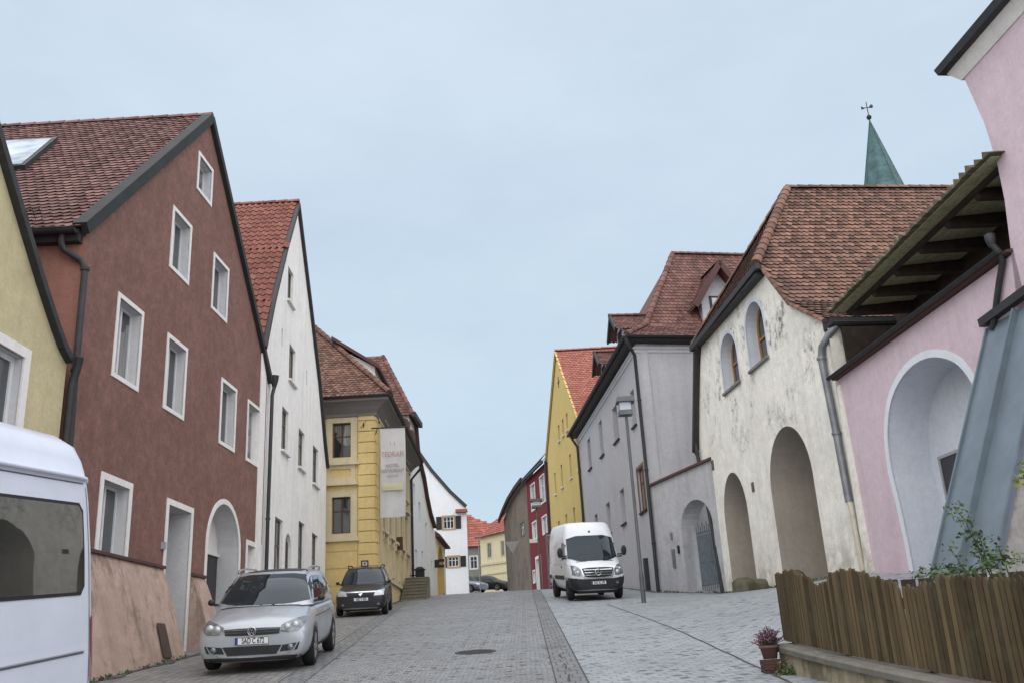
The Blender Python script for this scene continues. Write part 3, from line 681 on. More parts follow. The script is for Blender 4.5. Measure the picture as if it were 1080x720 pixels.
# ---- ornate yellow corner house
def yellow_corner():
    x1 = -5.9; y1 = 38.3
    Ff = Fac((x1,y1), (x1-6,y1), -1); Fs = Fac((x1,y1), (x1-.13,y1+13)); b = Vector((x1-1, y1, 3.98))
    t = thing('corner_house', 'ornate ochre yellow corner house with hipped tile roof and a white banner on its corner', 'house', b)
    fw = [(.98,1.74,10.06,11.52),(.98,1.74,6.97,8.44),(3.4,4.2,10.06,11.5),(3.4,4.2,6.97,8.44)]
    wall(Ff, [(0,3.6),(0,12.25),(6,12.25),(6,3.6)], [(rect_pts(*w_),.28,1) for w_ in fw], [M['house_yellow'],M['house_cream']], t)
    sw = [(1.9+k*2.1,2.75+k*2.1,z,z+1.7) for k in range(5) for z in (10.1,7.4)]
    wall(Fs, [(0,3.6),(0,12.25),(13,12.25),(13,3.6)], [(rect_pts(*w_),.25,1) for w_ in sw], [M['house_side'],M['house_side']], t)
    for i, w_ in enumerate(fw): window(Ff,*w_,t,M['wood_brown'],M['glass'] if i else M['glass_curtain'],.16,M['house_cream'],.26,.05,mull=1,transom=.62)
    for w_ in sw: window(Fs,*w_,t,M['wood_brown'],M['glass'],.16,M['house_cream'],.16,.06,mull=1)
    c = MB()      # window sills and aprons on the front
    for s0,s1,z0,z1 in fw:
        c = MB(); c.fbox(Ff,s0-.36,s1+.36,z0-.32,z0-.22,0,.16); c.fbox(Ff,s0-.30,s1+.30,z0-.22,z0-.16,0,.10)
        c.build('window_ledge', M['house_cream'], t)
    c = MB()
    c.fbox(Ff,.72,2.3,8.98,9.06,0,.13); c.fbox(Ff,.66,2.4,8.90,8.98,0,.18)
    c.fbox(Ff,.80,.98,8.95,9.74,0,.045); c.fbox(Ff,1.82,2.1,8.95,9.74,0,.045); c.fbox(Ff,.98,1.82,9.05,9.24,0,.045); c.fbox(Ff,.98,1.82,9.58,9.74,0,.045)
    c.build('apron_panel', M['house_cream'], t)
    # rusticated corner pilaster: separate courses
    q = MB(); z = 4.3
    while z < 11.9:
        q.fbox(Ff,-.0,.66,z,z+.42,0,.07+.008*random.random()); q.fbox(Fs,.0,.7,z,z+.42,0,.06); z += .455
    q.build('corner_pilaster', M['house_yellow'], t)
    # horizontal grooves in the ground floor
    q = MB(); z = 4.3
    while z < 6.6:
        q.fbox(Ff,.70,5.9,z,z+.62,0,.028); z += .66
    q.build('rustication', M['house_yellow'], t)
    q = MB()      # pilaster strips and lintel hoods on the street side
    for k in range(6): q.fbox(Fs,1.05+k*2.1,1.45+k*2.1,5.6,11.7,0,.10)
    for s0,s1,z0,z1 in sw: 
        q.fbox(Fs,s0-.22,s1+.22,z1+.18,z1+.30,0,.24); q.fbox(Fs,s0-.22,s1+.22,z0-.22,z0-.10,0,.20)
        q.fbox(Fs,s0-.16,s0-.02,z0-.5,z0-.22,0,.14); q.fbox(Fs,s1+.02,s1+.16,z0-.5,z0-.22,0,.14)
    q.fbox(Fs,.7,13,5.35,5.5,0,.09); q.fbox(Fs,.7,13,11.75,11.87,0,.10)
    q.build('window_hood', M['house_cream'], t)
    # coved cornice all round
    q = MB(); prof = [(0,11.72),(.10,11.76),(.10,11.88),(.20,11.98),(.34,12.12),(.52,12.24),(.66,12.28),(.66,12.40),(0,12.42)]
    rows = [[Vector((x1-6,y1-o,z)) for o,z in prof],[Vector((x1+o,y1-o,z)) for o,z in prof],[Vector((x1-.13+o,y1+13,z)) for o,z in prof]]
    q.grid([list(r_) for r_ in rows], smooth=False); q.build('cornice', M['cornice_grey'], t)
    q = MB(); z=12.40; gx=.74
    half_gutter(q,(x1-6,y1-gx,z+.06),(x1+gx,y1-gx,z+.06),.08); half_gutter(q,(x1+gx,y1-gx,z+.06),(x1+gx-.13,y1+13,z+.06),.08)
    q.tube([(x1+gx-.13,y1+12.9,z),(x1+gx-.2,y1+12.95,z-.3),(x1+.0,y1+12.95,z-.9),(x1+.0,y1+12.95,5.2)],.07,8)
    q.build('gutter', M['zinc_dark'], t)
    # hipped roof, steep
    e0 = Vector((x1+.72,y1-.72,12.48)); k = 1.12; dpt = 4.2
    A, B_ = e0, e0+Vector((-8,0,0)); ti = Vector((x1+.72-dpt, y1-.72+dpt, 12.48+dpt*k)); C_ = e0+Vector((-.13,14,0))
    mb = MB()
    # flare at the eaves
    roof_tiles(mb, [B_, A, ti, ti+Vector((-4,0,0))], .20, .17, .02, jit=.01, base=.02)
    mb.face([A, C_, C_+Vector((-dpt,-2,dpt*k)), ti]); ridge_caps(mb, A+Vector((0,0,.1)), ti+Vector((0,0,.1)), .13, .4); ridge_caps(mb, ti+Vector((0,0,.1)), ti+Vector((-4,0,.1)), .13, .4); ridge_caps(mb, ti+Vector((0,0,.1)), C_+Vector((-dpt,-2,dpt*k+.1)), .13, .4)
    mb.build('roof', M['tile_old'], t)
    # long shed dormer on the street slope, dark edge and pale cheek
    dm = MB(); X = x1+.72; 
    def S(a, y, up=0): return Vector((X-a, y, 12.48+a*k+up))
    for yA, yB, a0, ht in ((y1+2.0,y1+6.0,1.0,.95),):
        p = [S(a0,yA),S(a0,yB),S(a0+1.6,yB),S(a0+1.6,yA)]; tp = [S(a0,yA,ht),S(a0,yB,ht),S(a0+1.6,yB,.10),S(a0+1.6,yA,.10)]
        dm.hexa(p+tp)
    do = dm.build('dormer', M['trim'], t)
    q = MB(); p = [S(.75,yA-.25,1.05),S(.75,yB+.25,1.05),S(2.9,yB+.25,.12),S(2.9,yA-.25,.12)]; q.hexa(p+[v_+Vector((0,0,.16)) for v_ in p]); q.build('roof', M['tile_dark'], do)
    for yy in (y1+8.2,y1+10.6):      # two small dark dormers further along
        q = MB(); q.hexa([S(.3,yy),S(.3,yy+1.0),S(1.2,yy+1.0),S(1.2,yy),S(.3,yy,.85),S(.3,yy+1.0,.85),S(1.2,yy+1.0,.2),S(1.2,yy,.2)]); q.build('dormer', M['tile_dark'], t)
    # small iron bracket on the pilaster
    q = MB(); q.tube([Ff.p(.42,11.35,.08),Ff.p(.42,11.40,.3),Ff.p(.40,11.2,.34)],.02,6); q.tube([Ff.p(.55,11.25,.1),Ff.p(.3,11.5,.28)],.012,5); q.build('iron_bracket', M['iron'], t)
    # signs on the side
    q = MB(); q.fbox(Fs,6.6,6.66,7.0,7.6,.05,.34); q.build('wall_sign', M['wood_brown'], t)
    return Ff, Fs
M['house_side'] = plaster('pale_ochre_plaster', (.62,.51,.29), .35, (.3,.25,.15), .5, bumpy=.3); M['cornice_grey'] = plaster('cornice_grey_plaster', (.20,.19,.18), .4, None, .4)
FfY, FsY = yellow_corner()

def banner():
    # hangs from a horizontal pole at the corner of the yellow house
    y = 37.75; a, b_, c, d = at_depth(400,457,y), at_depth(427,455,y), at_depth(427,543,y), at_depth(402,545,y)
    t = thing('banner', 'long white cloth banner with red and grey lettering hanging on the yellow corner house', 'banner', ((a.x+d.x)/2, y, d.z))
    ax, bx = a.x+.03, b_.x; zt, zb = 11.05, 7.45
    mb = MB(); rows = []
    for i in range(25):
        f = i/24; r_ = []
        for j in range(13):
            u = j/12; r_.append((ax+(bx-ax)*u + .02*math.sin(f*5), y + .05*math.sin(u*7+f*3)*f + .03*math.sin(f*9+u*2), zt+(zb-zt)*f - .04*u*(1-u)*f*3))
        rows.append(r_)
    mb.grid(rows); mb.build('cloth', M['banner_cloth'], t)
    q = MB(); q.tube([(x_,y+.02,zt+.04) for x_ in (-5.95,bx+.12)],.03,8); q.tube([(-5.9,y+.7,zt-.1),(-5.7,y+.03,zt+.03)],.02,6); q.build('pole', M['zinc_dark'], t)
    def word(txt, xc, z, size, mat, sx_=1.):
        cu = bpy.data.curves.new('lettering','FONT'); cu.body = txt; cu.size = size; cu.align_x = 'CENTER'; cu.extrude = 0
        o = bpy.data.objects.new('lettering', cu); C.objects.link(o); dg = bpy.context.evaluated_depsgraph_get()
        me = bpy.data.meshes.new_from_object(o.evaluated_get(dg)); C.objects.unlink(o); bpy.data.objects.remove(o)
        me.materials.clear(); me.materials.append(mat); l = bpy.data.objects.new('lettering', me); C.objects.link(l); l.parent = t
        l.rotation_euler = (R(90),0,0); l.scale = (sx_,1,1); l.location = Vector((xc, y-.085, z)) - Vector(t.location)
    xc = (ax+bx)/2
    word('I  I', xc, 10.32, .22, M['banner_red']); word('TEDRAFI', xc, 9.86, .30, M['banner_red'], .80); word('. . . . . . . .', xc, 9.72, .2, M['banner_red'], .75)
    word('HOTEL', xc, 9.42, .20, M['banner_ink'], .9); word('RESTAURANT', xc, 9.22, .19, M['banner_ink'], .80); word('GASTHOF', xc, 9.02, .13, M['banner_ink'], .8)
    q = MB(); q.face([(ax+.1,y-.07,8.50),(bx-.1,y-.07,8.50),(bx-.1,y-.07,8.78),(ax+.1,y-.07,8.78)]); q.build('stripe', M['banner_yellow'], t)
    word('BIERGARTEN', xc, 8.56, .17, M['banner_cloth'], .78)
def cloth(name, col):
    m, nt, b = new_mat(name, .9, .1); tc = nt.nodes.new('ShaderNodeTexCoord').outputs['Object']
    c = mix(nt, ramp(nt, noise(nt, tc, 3, 5, .6), .3, .8), (*col,1), (*sc(col,.85),1)); L(nt, c, b.inputs['Base Color']); return m
M['banner_cloth'] = cloth('banner_white', (.50,.49,.48)); M['banner_red'] = cloth('banner_red', (.42,.20,.21)); M['banner_ink'] = cloth('banner_ink', (.20,.19,.19)); M['banner_yellow'] = cloth('banner_pale_yellow', (.56,.53,.30))
banner()

def steps():
    x0, x1_, y0, y1_ = -5.88, -4.75, 45.9, 48.6; z0 = h(-5.3, y0)
    t = thing('stone_steps', 'worn stone steps climbing to the door on the street side of the yellow corner house', 'steps', ((x0+x1_)/2, y0, z0))
    m = MB(); n = 7
    for k in range(n): m.box((x0, y0+k*.30, z0-.2), (x1_-.02*k*.0, y1_+.0 if k == n-1 else y0+(k+1)*.30, z0+(k+1)*.17))
    m.build('flight', M['stone_step'], t)
    for k in range(n): m = MB(); zt_ = z0+(k+1)*.17; m.box((x0, y0+k*.30-.05, zt_-.045), (x1_+.03, y0+k*.30+.28, zt_+.004)); m.build('tread', M['stone'], t)
steps()
def planter():
    y = 50.; p = at_depth(443,606,y)
    t = thing('wall_lantern', 'small dark box lantern fixed to the wall beyond the stone steps', 'lantern', p)
    m = MB(); m.box((p.x-.22,y-.22,p.z-.28),(p.x+.22,y+.22,p.z+.26)); m.build('housing', M['iron'], t)
    m = MB(); m.hexa([Vector(q)+p for q in ((-.3,-.3,.265),(.3,-.3,.265),(.3,.3,.265),(-.3,.3,.265),(-.1,-.1,.42),(.1,-.1,.42),(.1,.1,.42),(-.1,.1,.42))]); m.tube([p+Vector((-.2,0,.0)), p+Vector((-.95,.0,.0))], .03, 6); m.build('hood', M['iron'], t)
planter()

# ---- white house with steep hipped roof, its street wall sweeping down to a yellow gateway
def white_street_house():
    F = Fac((-6.0,51.5), (-5.3,80)); b = F.p(8, 5.8)
    t = thing('street_house', 'long white house whose wall sweeps down in a curve to a yellow arched gateway', 'house', b)
    cv = [(0,15.2),(2.1,15.1),(2.8,13.7),(3.9,13.1),(5.4,12.5),(6.6,11.6),(8.2,10.8),(10.2,10.25),(17.0,10.05)]
    ws = [(3.3,4.1,9.7,10.9),(6.2,7.0,8.2,10.1),(1.2,1.9,10.4,11.6),(8.6,9.2,6.6,8.1),(4.2,4.8,6.6,8.2),(1.6,2.3,6.4,8.0)]
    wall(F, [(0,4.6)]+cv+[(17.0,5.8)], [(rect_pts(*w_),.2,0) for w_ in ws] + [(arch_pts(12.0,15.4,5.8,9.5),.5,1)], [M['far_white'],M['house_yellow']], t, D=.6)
    for w_ in ws: window(F,*w_,t,M['grey_paint'],M['glass'],.15,None)
    q = MB(); q.fbox(F,12.0,15.4,5.6,9.5,-.5,-.42); g_ = q.build('gateway', M['gate_ochre'], t)
    q = MB(); ring_band(q, F, arch_pts(12.0,15.4,6.6,9.5), .3, .04, closed=False); q.build('surround', M['house_yellow'], g_)
    v = MB()
    for i in range(1, 7): v.bar(F.p(cv[i][0],cv[i][1]+.08,.0), F.p(cv[i+1][0],cv[i+1][1]+.08,.0), .45, .16, up=(0,0,1))
    v.build('verge_tiles', M['tile_dark'], t)
    v = MB(); v.hexa([F.p(11.2,9.85,.35),F.p(17.4,9.75,.35),F.p(17.4,9.75,-.4),F.p(11.2,9.85,-.4),F.p(11.2,9.97,.35),F.p(17.4,9.87,.35),F.p(17.4,10.6,-.4),F.p(11.2,10.6,-.4)]); v.build('porch_roof', M['tile_dark'], t)
    # south wall, hipped roof
    c = F.p(0, 0); m = MB(); m.face([(c.x,c.y,4.6),(c.x-9,c.y,4.6),(c.x-9,c.y,15.2),(c.x,c.y,15.2)]); m.build('wall', M['far_white'], t)
    A = Vector((c.x+.25,c.y-.25,15.15)); a_ = 1.9; ti = A+Vector((-a_,a_*1.0,a_*2.15)); mb = MB()
    roof_tiles(mb, [A+Vector((-7,0,0)), A, ti, ti+Vector((-5.1,0,0))], .22, .2, .025, jit=.01, base=.02)
    D_ = F.p(2.2,15.15,.25); mb.face([A, D_, D_+Vector((-a_,0,a_*2.15)), ti]); ridge_caps(mb, A+Vector((0,0,.08)), ti+Vector((0,0,.08)), .13, .4)
    mb.face([D_, D_+Vector((-7,0,0)), D_+Vector((-7,0,a_*2.15)), D_+Vector((-a_,0,a_*2.15))]); mb.build('roof', M['tile_grey_red'], t)
    q = MB(); q.bar(A+Vector((.05,-.1,0)), D_+Vector((.1,.2,0)), .22, .28); q.build('eaves_board', M['zinc_dark'], t)
    mb = MB()
    for i in range(2, 8):
        a, c2 = cv[i], cv[i+1]; mb.face([F.p(a[0],a[1],0),F.p(c2[0],c2[1],0),F.p(c2[0],c2[1],-7),F.p(a[0],a[1],-7)])
    mb.build('roof', M['tile_dark'], t)
    q = MB(); q.fbox(F,10.4,10.5,8.15,8.32,.3,.62); q.fbox(F,10.4,10.5,7.8,7.97,.3,.62); q.fbox(F,10.43,10.47,7.8,8.3,.0,.3); q.build('hanging_sign', M['iron'], t)
M['gate_ochre'] = simple('ochre_gate_boards', (.42,.30,.09), .7, 0, .25, nscale=3)
white_street_house()

def white_shutter_house():
    y = 82.; k = y/80.
    F = Fac((-8.8*k,y), (-4.8*k,y)); sgl = lambda a, z: (a*k, (z-1.6)*k+1.6)
    b = F.p(4, h(-5,y)); t = thing('gabled_house', 'tall white gable wall with two pairs of dark shutters at the bend of the street', 'house', b)
    o_ = [(-14,5.5),(-14,9),(-7,24.5),(-4.5,25.5),sgl(.22,19.4),sgl(1.32,17.7),sgl(2.88,15.75),sgl(4.16,14.45),sgl(4.16,5.6)]
    ws = [(*[v_*k for v_ in (2.22,3.08)], (12.75-1.6)*k+1.6, (13.72-1.6)*k+1.6), (*[v_*k for v_ in (2.55,3.38)], (9.62-1.6)*k+1.6, (10.4-1.6)*k+1.6)]
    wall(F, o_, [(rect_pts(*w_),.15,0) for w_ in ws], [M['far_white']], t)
    for w_ in ws:
        wo = window(F,*w_,t,M['white_paint'],M['glass'],.12,M['terracotta'],.14,.03,mull=2)
        for s0, s1 in ((w_[0]-.62,w_[0]-.16),(w_[1]+.16,w_[1]+.62)):
            q = MB(); q.fbox(F,s0,s1,w_[2]-.05,w_[3]+.05,.01,.06)
            for j in range(6): z = w_[2]+(w_[3]-w_[2])*(j+.5)/6; q.fbox(F,s0+.05,s1-.05,z-.03,z+.03,.06,.075)
            q.build('shutter', M['iron'], wo)
    v = MB()
    for i in range(2, 7): v.bar(F.p(o_[i][0],o_[i][1]+.06,.05), F.p(o_[i+1][0],o_[i+1][1]+.06,.05), .3, .16, up=(0,1,0))
    v.build('verge_board', M['zinc_dark'], t)
    mb = MB()
    for i in range(1, 7): a, c = o_[i], o_[i+1]; mb.face([F.p(*a),F.p(*c),F.p(*c,-3),F.p(*a,-3)]); mb.build('roof', M['tile_far'], t)
    q = MB(); s_, z_ = o_[7]; q.fbox(F,s_-.9,s_+.1,z_-.45,z_-.2,0,.5); q.build('eaves_return', M['tile_far'], t)
M['terracotta'] = simple('terracotta_frame', (.42,.29,.18), .8, 0, .2)
white_shutter_house()

def far_left_houses():
    # red roofed house with a grey lower wall
    y = 108.; F = Fac((-9,y), (-3,y)); t = thing('far_house', 'distant house with grey wall and large red hipped roof past the white gable', 'house', F.p(2, h(-6,y)))
    w1 = (3.0,3.75,12.1,13.4); wall(F, [(-4,8),(-4,14.6),(4.9,14.6),(4.9,8)], [(rect_pts(*w1),.2,0)], [M['grey_far']], t)
    window(F,*w1,t,M['white_paint'],M['glass'],.1,M['trim'],.12,.03)
    mb = MB(); roof_tiles(mb, [F.p(-4.3,14.5,.4),F.p(5.2,14.5,.4),F.p(7.6,16.1,-.93),F.p(3.2,18.2,-2.67),F.p(2.6,18.7,-3.08),F.p(-4.3,18.7,-3.08)], .5,.4,.04,jc=.3)
    mb.build('roof', M['tile_far'], t)
    # cream house with string courses
    y = 104.; F = Fac((-4.65,y), (-.5,y-3.2)); t = thing('far_house', 'distant cream coloured house with red roof and string courses seen down the street', 'house', F.p(1, h(-3,y)))
    ws = [(1.0,1.5,12.7,14.2),(2.9,3.3,12.7,14.2)]
    wall(F, [(0,8),(0,14.95),(5,15.3),(5,8)], [(rect_pts(*w_),.15,0) for w_ in ws], [M['pale_cream_far']], t)
    for w_ in ws: window(F,*w_,t,M['grey_paint'],M['glass'],.1,M['house_cream'],.12,.03)
    q = MB(); q.fbox(F,0,5,11.9,12.1,0,.1); q.fbox(F,0,5,10.9,11.05,0,.08); q.build('string_course', M['house_cream'], t)
    mb = MB(); roof_tiles(mb, [F.p(-.4,14.9,.4),F.p(5,15.2,.4),F.p(5,18.2,-3.2),F.p(1.6,17.9,-3.2)], .5,.4,.04,jc=.3); mb.build('roof', M['tile_far'], t)
far_left_houses()
# ================================================================== RIGHT SIDE
# ---- grey building
G0 = Vector((5.35,39.2)); 
FG = Fac((5.35,39.2), (5.35-.95,49.2), -1)
FGF = Fac((5.35,39.2), (12,40.5))
def grey_house():
    t = thing('corner_house', 'large grey rendered house with hipped brown tile roof and dormers behind the white parked van', 'house', (6,41,4))
    S1 = 17.6
    ws = [(9.4,10.4,11.78,13.62),(5.2,6.4,11.6,13.3),(1.2,2.0,11.3,12.9),(9.15,10.2,7.7,9.25),(5.3,6.3,7.65,9.25),(13.0,14.0,7.7,9.25),(13.4,14.4,11.9,13.6),(9.15,10.2,5.0,6.4)]
    br = (.8,2.05,7.55,9.4)
    wall(FG, [(0,3.6),(0,14.8),(S1,14.8),(S1,5)], [(rect_pts(*w_),.32,1) for w_ in ws]+[(rect_pts(*br),.2,1)], [M['grey_plaster'],M['grey_plaster']], t)
    for w_ in ws: window(FG,*w_,t,M['grey_paint'],M['glass'],.26,None,sill=M['zinc_dark'],cross=False)
    w_ = window(FG,*br,t,M['wood_brown'],M['boards'],.14,M['shutter_brown'],.12,.03,sill=M['zinc_dark'],cross=True)
    fw = (2.85,3.75,11.9,13.75)
    wall(FGF, [(0,3.6),(0,14.8),(9,14.8),(9,3.6)], [(rect_pts(*fw),.2,1)], [M['grey_plaster'],M['grey_plaster']], t)
    window(FGF,*fw,t,M['white_paint'],M['glass_pale'],.12,M['white_paint'],.12,.03)
    # moulded cornice under the eaves
    q = MB(); prof = [(0,14.15),(.05,14.17),(.05,14.27),(.12,14.33),(.12,14.40),(0,14.42)]
    cr = Vector((5.35,39.2))
    rows = [[FGF.p(9,z,o) for o,z in prof],[Vector((cr.x-o,cr.y-o,z)) for o,z in prof],[FG.p(S1,z,o) for o,z in prof]]
    q.grid(rows, smooth=False); q.build('cornice', M['grey_trim'], t)
    # hip roof with bell-cast eaves
    n1 = Vector((FG.d.x,FG.d.y,0)); ex = Vector((FGF.d.x,FGF.d.y,0)); dS = n1; cv = Vector((cr.x,cr.y,0))
    o1 = FG.o; out1 = Vector((o1.x,o1.y,0)); out2 = Vector((FGF.o.x,FGF.o.y,0))
    def corner(ins, z):      # point at distance ins inside both eaves lines
        a1, a2 = -out1, -out2; det = a1.x*a2.y - a1.y*a2.x
        x_ = (ins*a2.y - a1.y*ins)/det; y_ = (a1.x*ins - ins*a2.x)/det; return Vector((cv.x+x_, cv.y+y_, z))
    def along1(ins, z, s_): q_ = cv - out1*ins + dS*s_; return Vector((q_.x,q_.y,z))
    def along2(ins, z, s_): q_ = cv - out2*ins + ex*s_; return Vector((q_.x,q_.y,z))
    R0, R1, R2_ = (-.45,14.78), (.75,15.65), (3.1,20.25)
    mb = MB()
    roof_tiles(mb, [corner(*R0), along2(*R0,14), along2(*R1,14), corner(*R1)], .20,.21,.026,jit=.008,base=.02)
    roof_tiles(mb, [corner(*R1), along2(*R1,14), along2(*R2_,14), corner(*R2_)], .20,.21,.026,jit=.008,base=.02)
    mb.face([corner(*R0), along1(*R0,S1+.3), along1(*R1,S1+.3), corner(*R1)]); mb.face([corner(*R1), along1(*R1,S1+.3), along1(R2_[0],R2_[1],S1-3), corner(*R2_)])
    for a, c in ((corner(*R0),corner(*R1)),(corner(*R1),corner(*R2_)),(corner(*R2_),along2(*R2_,14))): ridge_caps(mb, a+Vector((0,0,.09)), c+Vector((0,0,.09)), .14, .4)
    mb.build('roof', M['tile_grey_red'], t)
    q = MB(); q.grid([[corner(-.47,14.80),corner(-.47,14.62),corner(-.3,14.55),corner(0,14.55)],[along1(-.47,14.80,S1+.3),along1(-.47,14.62,S1+.3),along1(-.3,14.55,S1+.3),along1(0,14.55,S1+.3)]], smooth=False)
    q.grid([[corner(-.47,14.80),corner(-.47,14.62),corner(-.3,14.55),corner(0,14.55)],[along2(-.47,14.80,14),along2(-.47,14.62,14),along2(-.3,14.55,14),along2(0,14.55,14)]], smooth=False)
    q.build('eaves_board', M['zinc_dark'], t)
    q = MB(); half_gutter(q, corner(-.56,14.74), along1(-.56,14.74,S1+.3), .09); half_gutter(q, corner(-.56,14.74), along2(-.56,14.74,9), .09); q.build('gutter', M['zinc_dark'], t)
    pipe_set(t, [corner(-.5,14.7),corner(-.5,14.5),corner(-.3,14.25),corner(-.10,14.),corner(-.09,10),corner(-.09,4.1)], .075, clips=[corner(-.09,12),corner(-.09,9),corner(-.09,6)])
    e_ = S1-.3; pipe_set(t, [FG.p(e_,14.7,.5),FG.p(e_,14.4,.4),FG.p(e_,13.9,.12),FG.p(e_,10,.1),FG.p(e_,5.6,.1)], .075)
    # two gabled dormers facing the street
    for s_, zr, wd, zb in ((3.6,17.15,1.5,15.1),(8.4,16.95,1.5,15.1)):
        D0 = Fac((FG.p(s_-wd/2,0,-.15).x, FG.p(s_-wd/2,0,-.15).y), (FG.p(s_+wd/2,0,-.15).x, FG.p(s_+wd/2,0,-.15).y), -1)
        ze = zr-.75; m = MB(); o_ = [(0,zb),(0,ze),(wd/2,zr-.08),(wd,ze),(wd,zb)]
        m.poly([D0.p(*p) for p in o_]); 
        for i in (0,3): m.face([D0.p(*o_[i]),D0.p(*o_[i+1]),D0.p(*o_[i+1],-3),D0.p(*o_[i],-3)])
        do = m.build('dormer', M['grey_trim'], t)
        q = MB(); q.fbox(D0,.3,1.2,zb+.35,ze,.0,.03); q.build('window', M['glass'], do)
        q = MB()
        for a, c in (((-.25,ze-.2),(wd/2,zr)),((wd+.25,ze-.2),(wd/2,zr))):
            roof_tiles(q, [D0.p(*a,.4),D0.p(*a,-2.8),D0.p(*c,-2.8),D0.p(*c,.4)], .19,.16,.02,base=.02)
        ridge_caps(q, D0.p(wd/2,zr+.06,.45), D0.p(wd/2,zr+.06,-2.8), .12,.4); q.build('roof', M['tile_grey_red'], do)
        q = MB(); q.bar(D0.p(-.3,ze-.24,.42),D0.p(wd/2,zr,.42),.08,.2,up=(0,0,1)); q.bar(D0.p(wd+.3,ze-.24,.42),D0.p(wd/2,zr,.42),.08,.2,up=(0,0,1)); q.build('verge_board', M['zinc_dark'], do)
    # big gabled dormer on the south slope
    dk = 41.0; D0 = Fac((8.75,dk-.35), (10.45,dk)); wd = 1.75; zb = 15.6; ze = 17.2; zr = 18.55
    m = MB(); o_ = [(0,zb),(0,ze-.1),(wd/2,zr-.1),(wd,ze-.1),(wd,zb)]; m.poly([D0.p(*p) for p in o_])
    for i in (0,3): m.face([D0.p(*o_[i]),D0.p(*o_[i+1]),D0.p(*o_[i+1],-3),D0.p(*o_[i],-3)])
    do = m.build('dormer', M['grey_trim'], t)
    window(D0,.42,1.33,16.0,17.1,do,M['white_paint'],M['glass'],-.02,M['zinc_dark'],.10,.09,cross=True) if False else None
    q = MB(); q.fbox(D0,.40,1.35,15.95,17.15,.0,.05); wn = q.build('window', M['zinc_dark'], do)
    q = MB(); q.fbox(D0,.5,.86,16.05,17.05,.052,.06); q.fbox(D0,.90,1.25,16.05,17.05,.052,.06); q.build('pane', M['glass_pale'], do)
    q = MB()
    for a, c in (((-.5,ze-.75),(wd/2,zr)),((wd+.5,ze-.75),(wd/2,zr))):
        q.hexa([D0.p(a[0],a[1],.6),D0.p(a[0],a[1],-3),D0.p(a[0],a[1]+.09,-3),D0.p(a[0],a[1]+.09,.6),D0.p(c[0],c[1],.6),D0.p(c[0],c[1],-3),D0.p(c[0],c[1]+.09,-3),D0.p(c[0],c[1]+.09,.6)])
        roof_tiles(q, [D0.p(a[0],a[1]+.1,.6),D0.p(a[0],a[1]+.1,-3),D0.p(c[0],c[1]+.1,-3),D0.p(c[0],c[1]+.1,.6)], .19,.16,.02,base=.0)
    ridge_caps(q, D0.p(wd/2,zr+.15,.6), D0.p(wd/2,zr+.15,-3), .12,.4)
    q.build('roof', M['tile_grey_red'], do)
    q = MB(); q.bar(D0.p(-.55,ze-.78,.61),D0.p(wd/2,zr+.04,.61),.06,.26,up=(0,0,1)); q.bar(D0.p(wd+.55,ze-.78,.61),D0.p(wd/2,zr+.04,.61),.06,.26,up=(0,0,1)); q.build('verge_board', M['tile_dark'], do)
    # small wall vent box by the corner
    q = MB(); q.fbox(FG,1.6,1.9,4.3,5.6,.0,.16); q.build('meter_box', M['zinc_dark'], t)
M['boards'] = simple('closed_wood_shutter', (.22,.17,.13), .8, 0, .3, nscale=3)
M['shutter_brown'] = simple('old_brown_frame', (.20,.12,.07), .8, 0, .3)
grey_house()

# ---- gate wall between the grey and the cream house
FW = Fac((5.35,39.2), (7.2,35.2), 1)
def gate_wall():
    F = FW; b = F.p(2.2, 4)
    t = thing('gate_wall', 'low grey wall with red tiled coping and an arched gateway between the grey and the cream house', 'wall', b)
    wall(F, [(.02,2.8),(.02,8.3),(4.45,8.5),(4.45,2.6)], [(arch_pts(1.95,4.05,3.4,7.25,14),.8,0)], [M['gate_plaster']], t, D=.8)
    q = MB(); q.hexa([F.p(.02,8.3,.12),F.p(4.45,8.5,.12),F.p(4.45,8.5,-.8),F.p(.02,8.3,-.8),F.p(.02,8.38,.12),F.p(4.45,8.58,.12),F.p(4.45,8.8,-.4),F.p(.02,8.6,-.4)]); q.build('coping', M['tile_dark'], t)
    # open barred gate leaf
    q = MB(); Z0 = 3.95; hg = F.p(2.1,0,-.6); tip = F.p(3.45,0,-.62)
    def W_(f, z): return Vector((hg.x+(tip.x-hg.x)*f, hg.y+(tip.y-hg.y)*f, z))
    for k in range(11): q.bar(W_(k/10,Z0), W_(k/10,6.35+.12*(k%2)), .04, .04)
    for z in (4.15,5.0,6.1): q.bar(W_(0,z), W_(1,z), .05, .05)
    q.face([W_(0,4.1),W_(1,4.1),W_(1,6.0),W_(0,6.0)]); q.build('gate_leaf', M['grey_metal_gate'], t)
    q = MB(); q.fbox(F,1.20,1.36,4.9,5.6,0,.06); q.fbox(F,1.2,1.32,6.0,6.25,0,.05); q.build('letter_box', M['zinc_pipe'], t)
    q = MB(); q.fbox(F,1.62,1.72,5.4,5.7,0,.05); q.build('bell_box', M['iron'], t)
gate_wall()
def court_wall():
    o = MB(); o.box((6.2,42.2,3.5),(11,42.6,7.0)); 
    t = o.build('courtyard_wall', M['pale_blue_white']); recenter(t, (8.5,42.4,3.5)); tag(t, 'pale wall of the courtyard seen through the open arched gateway', 'wall')

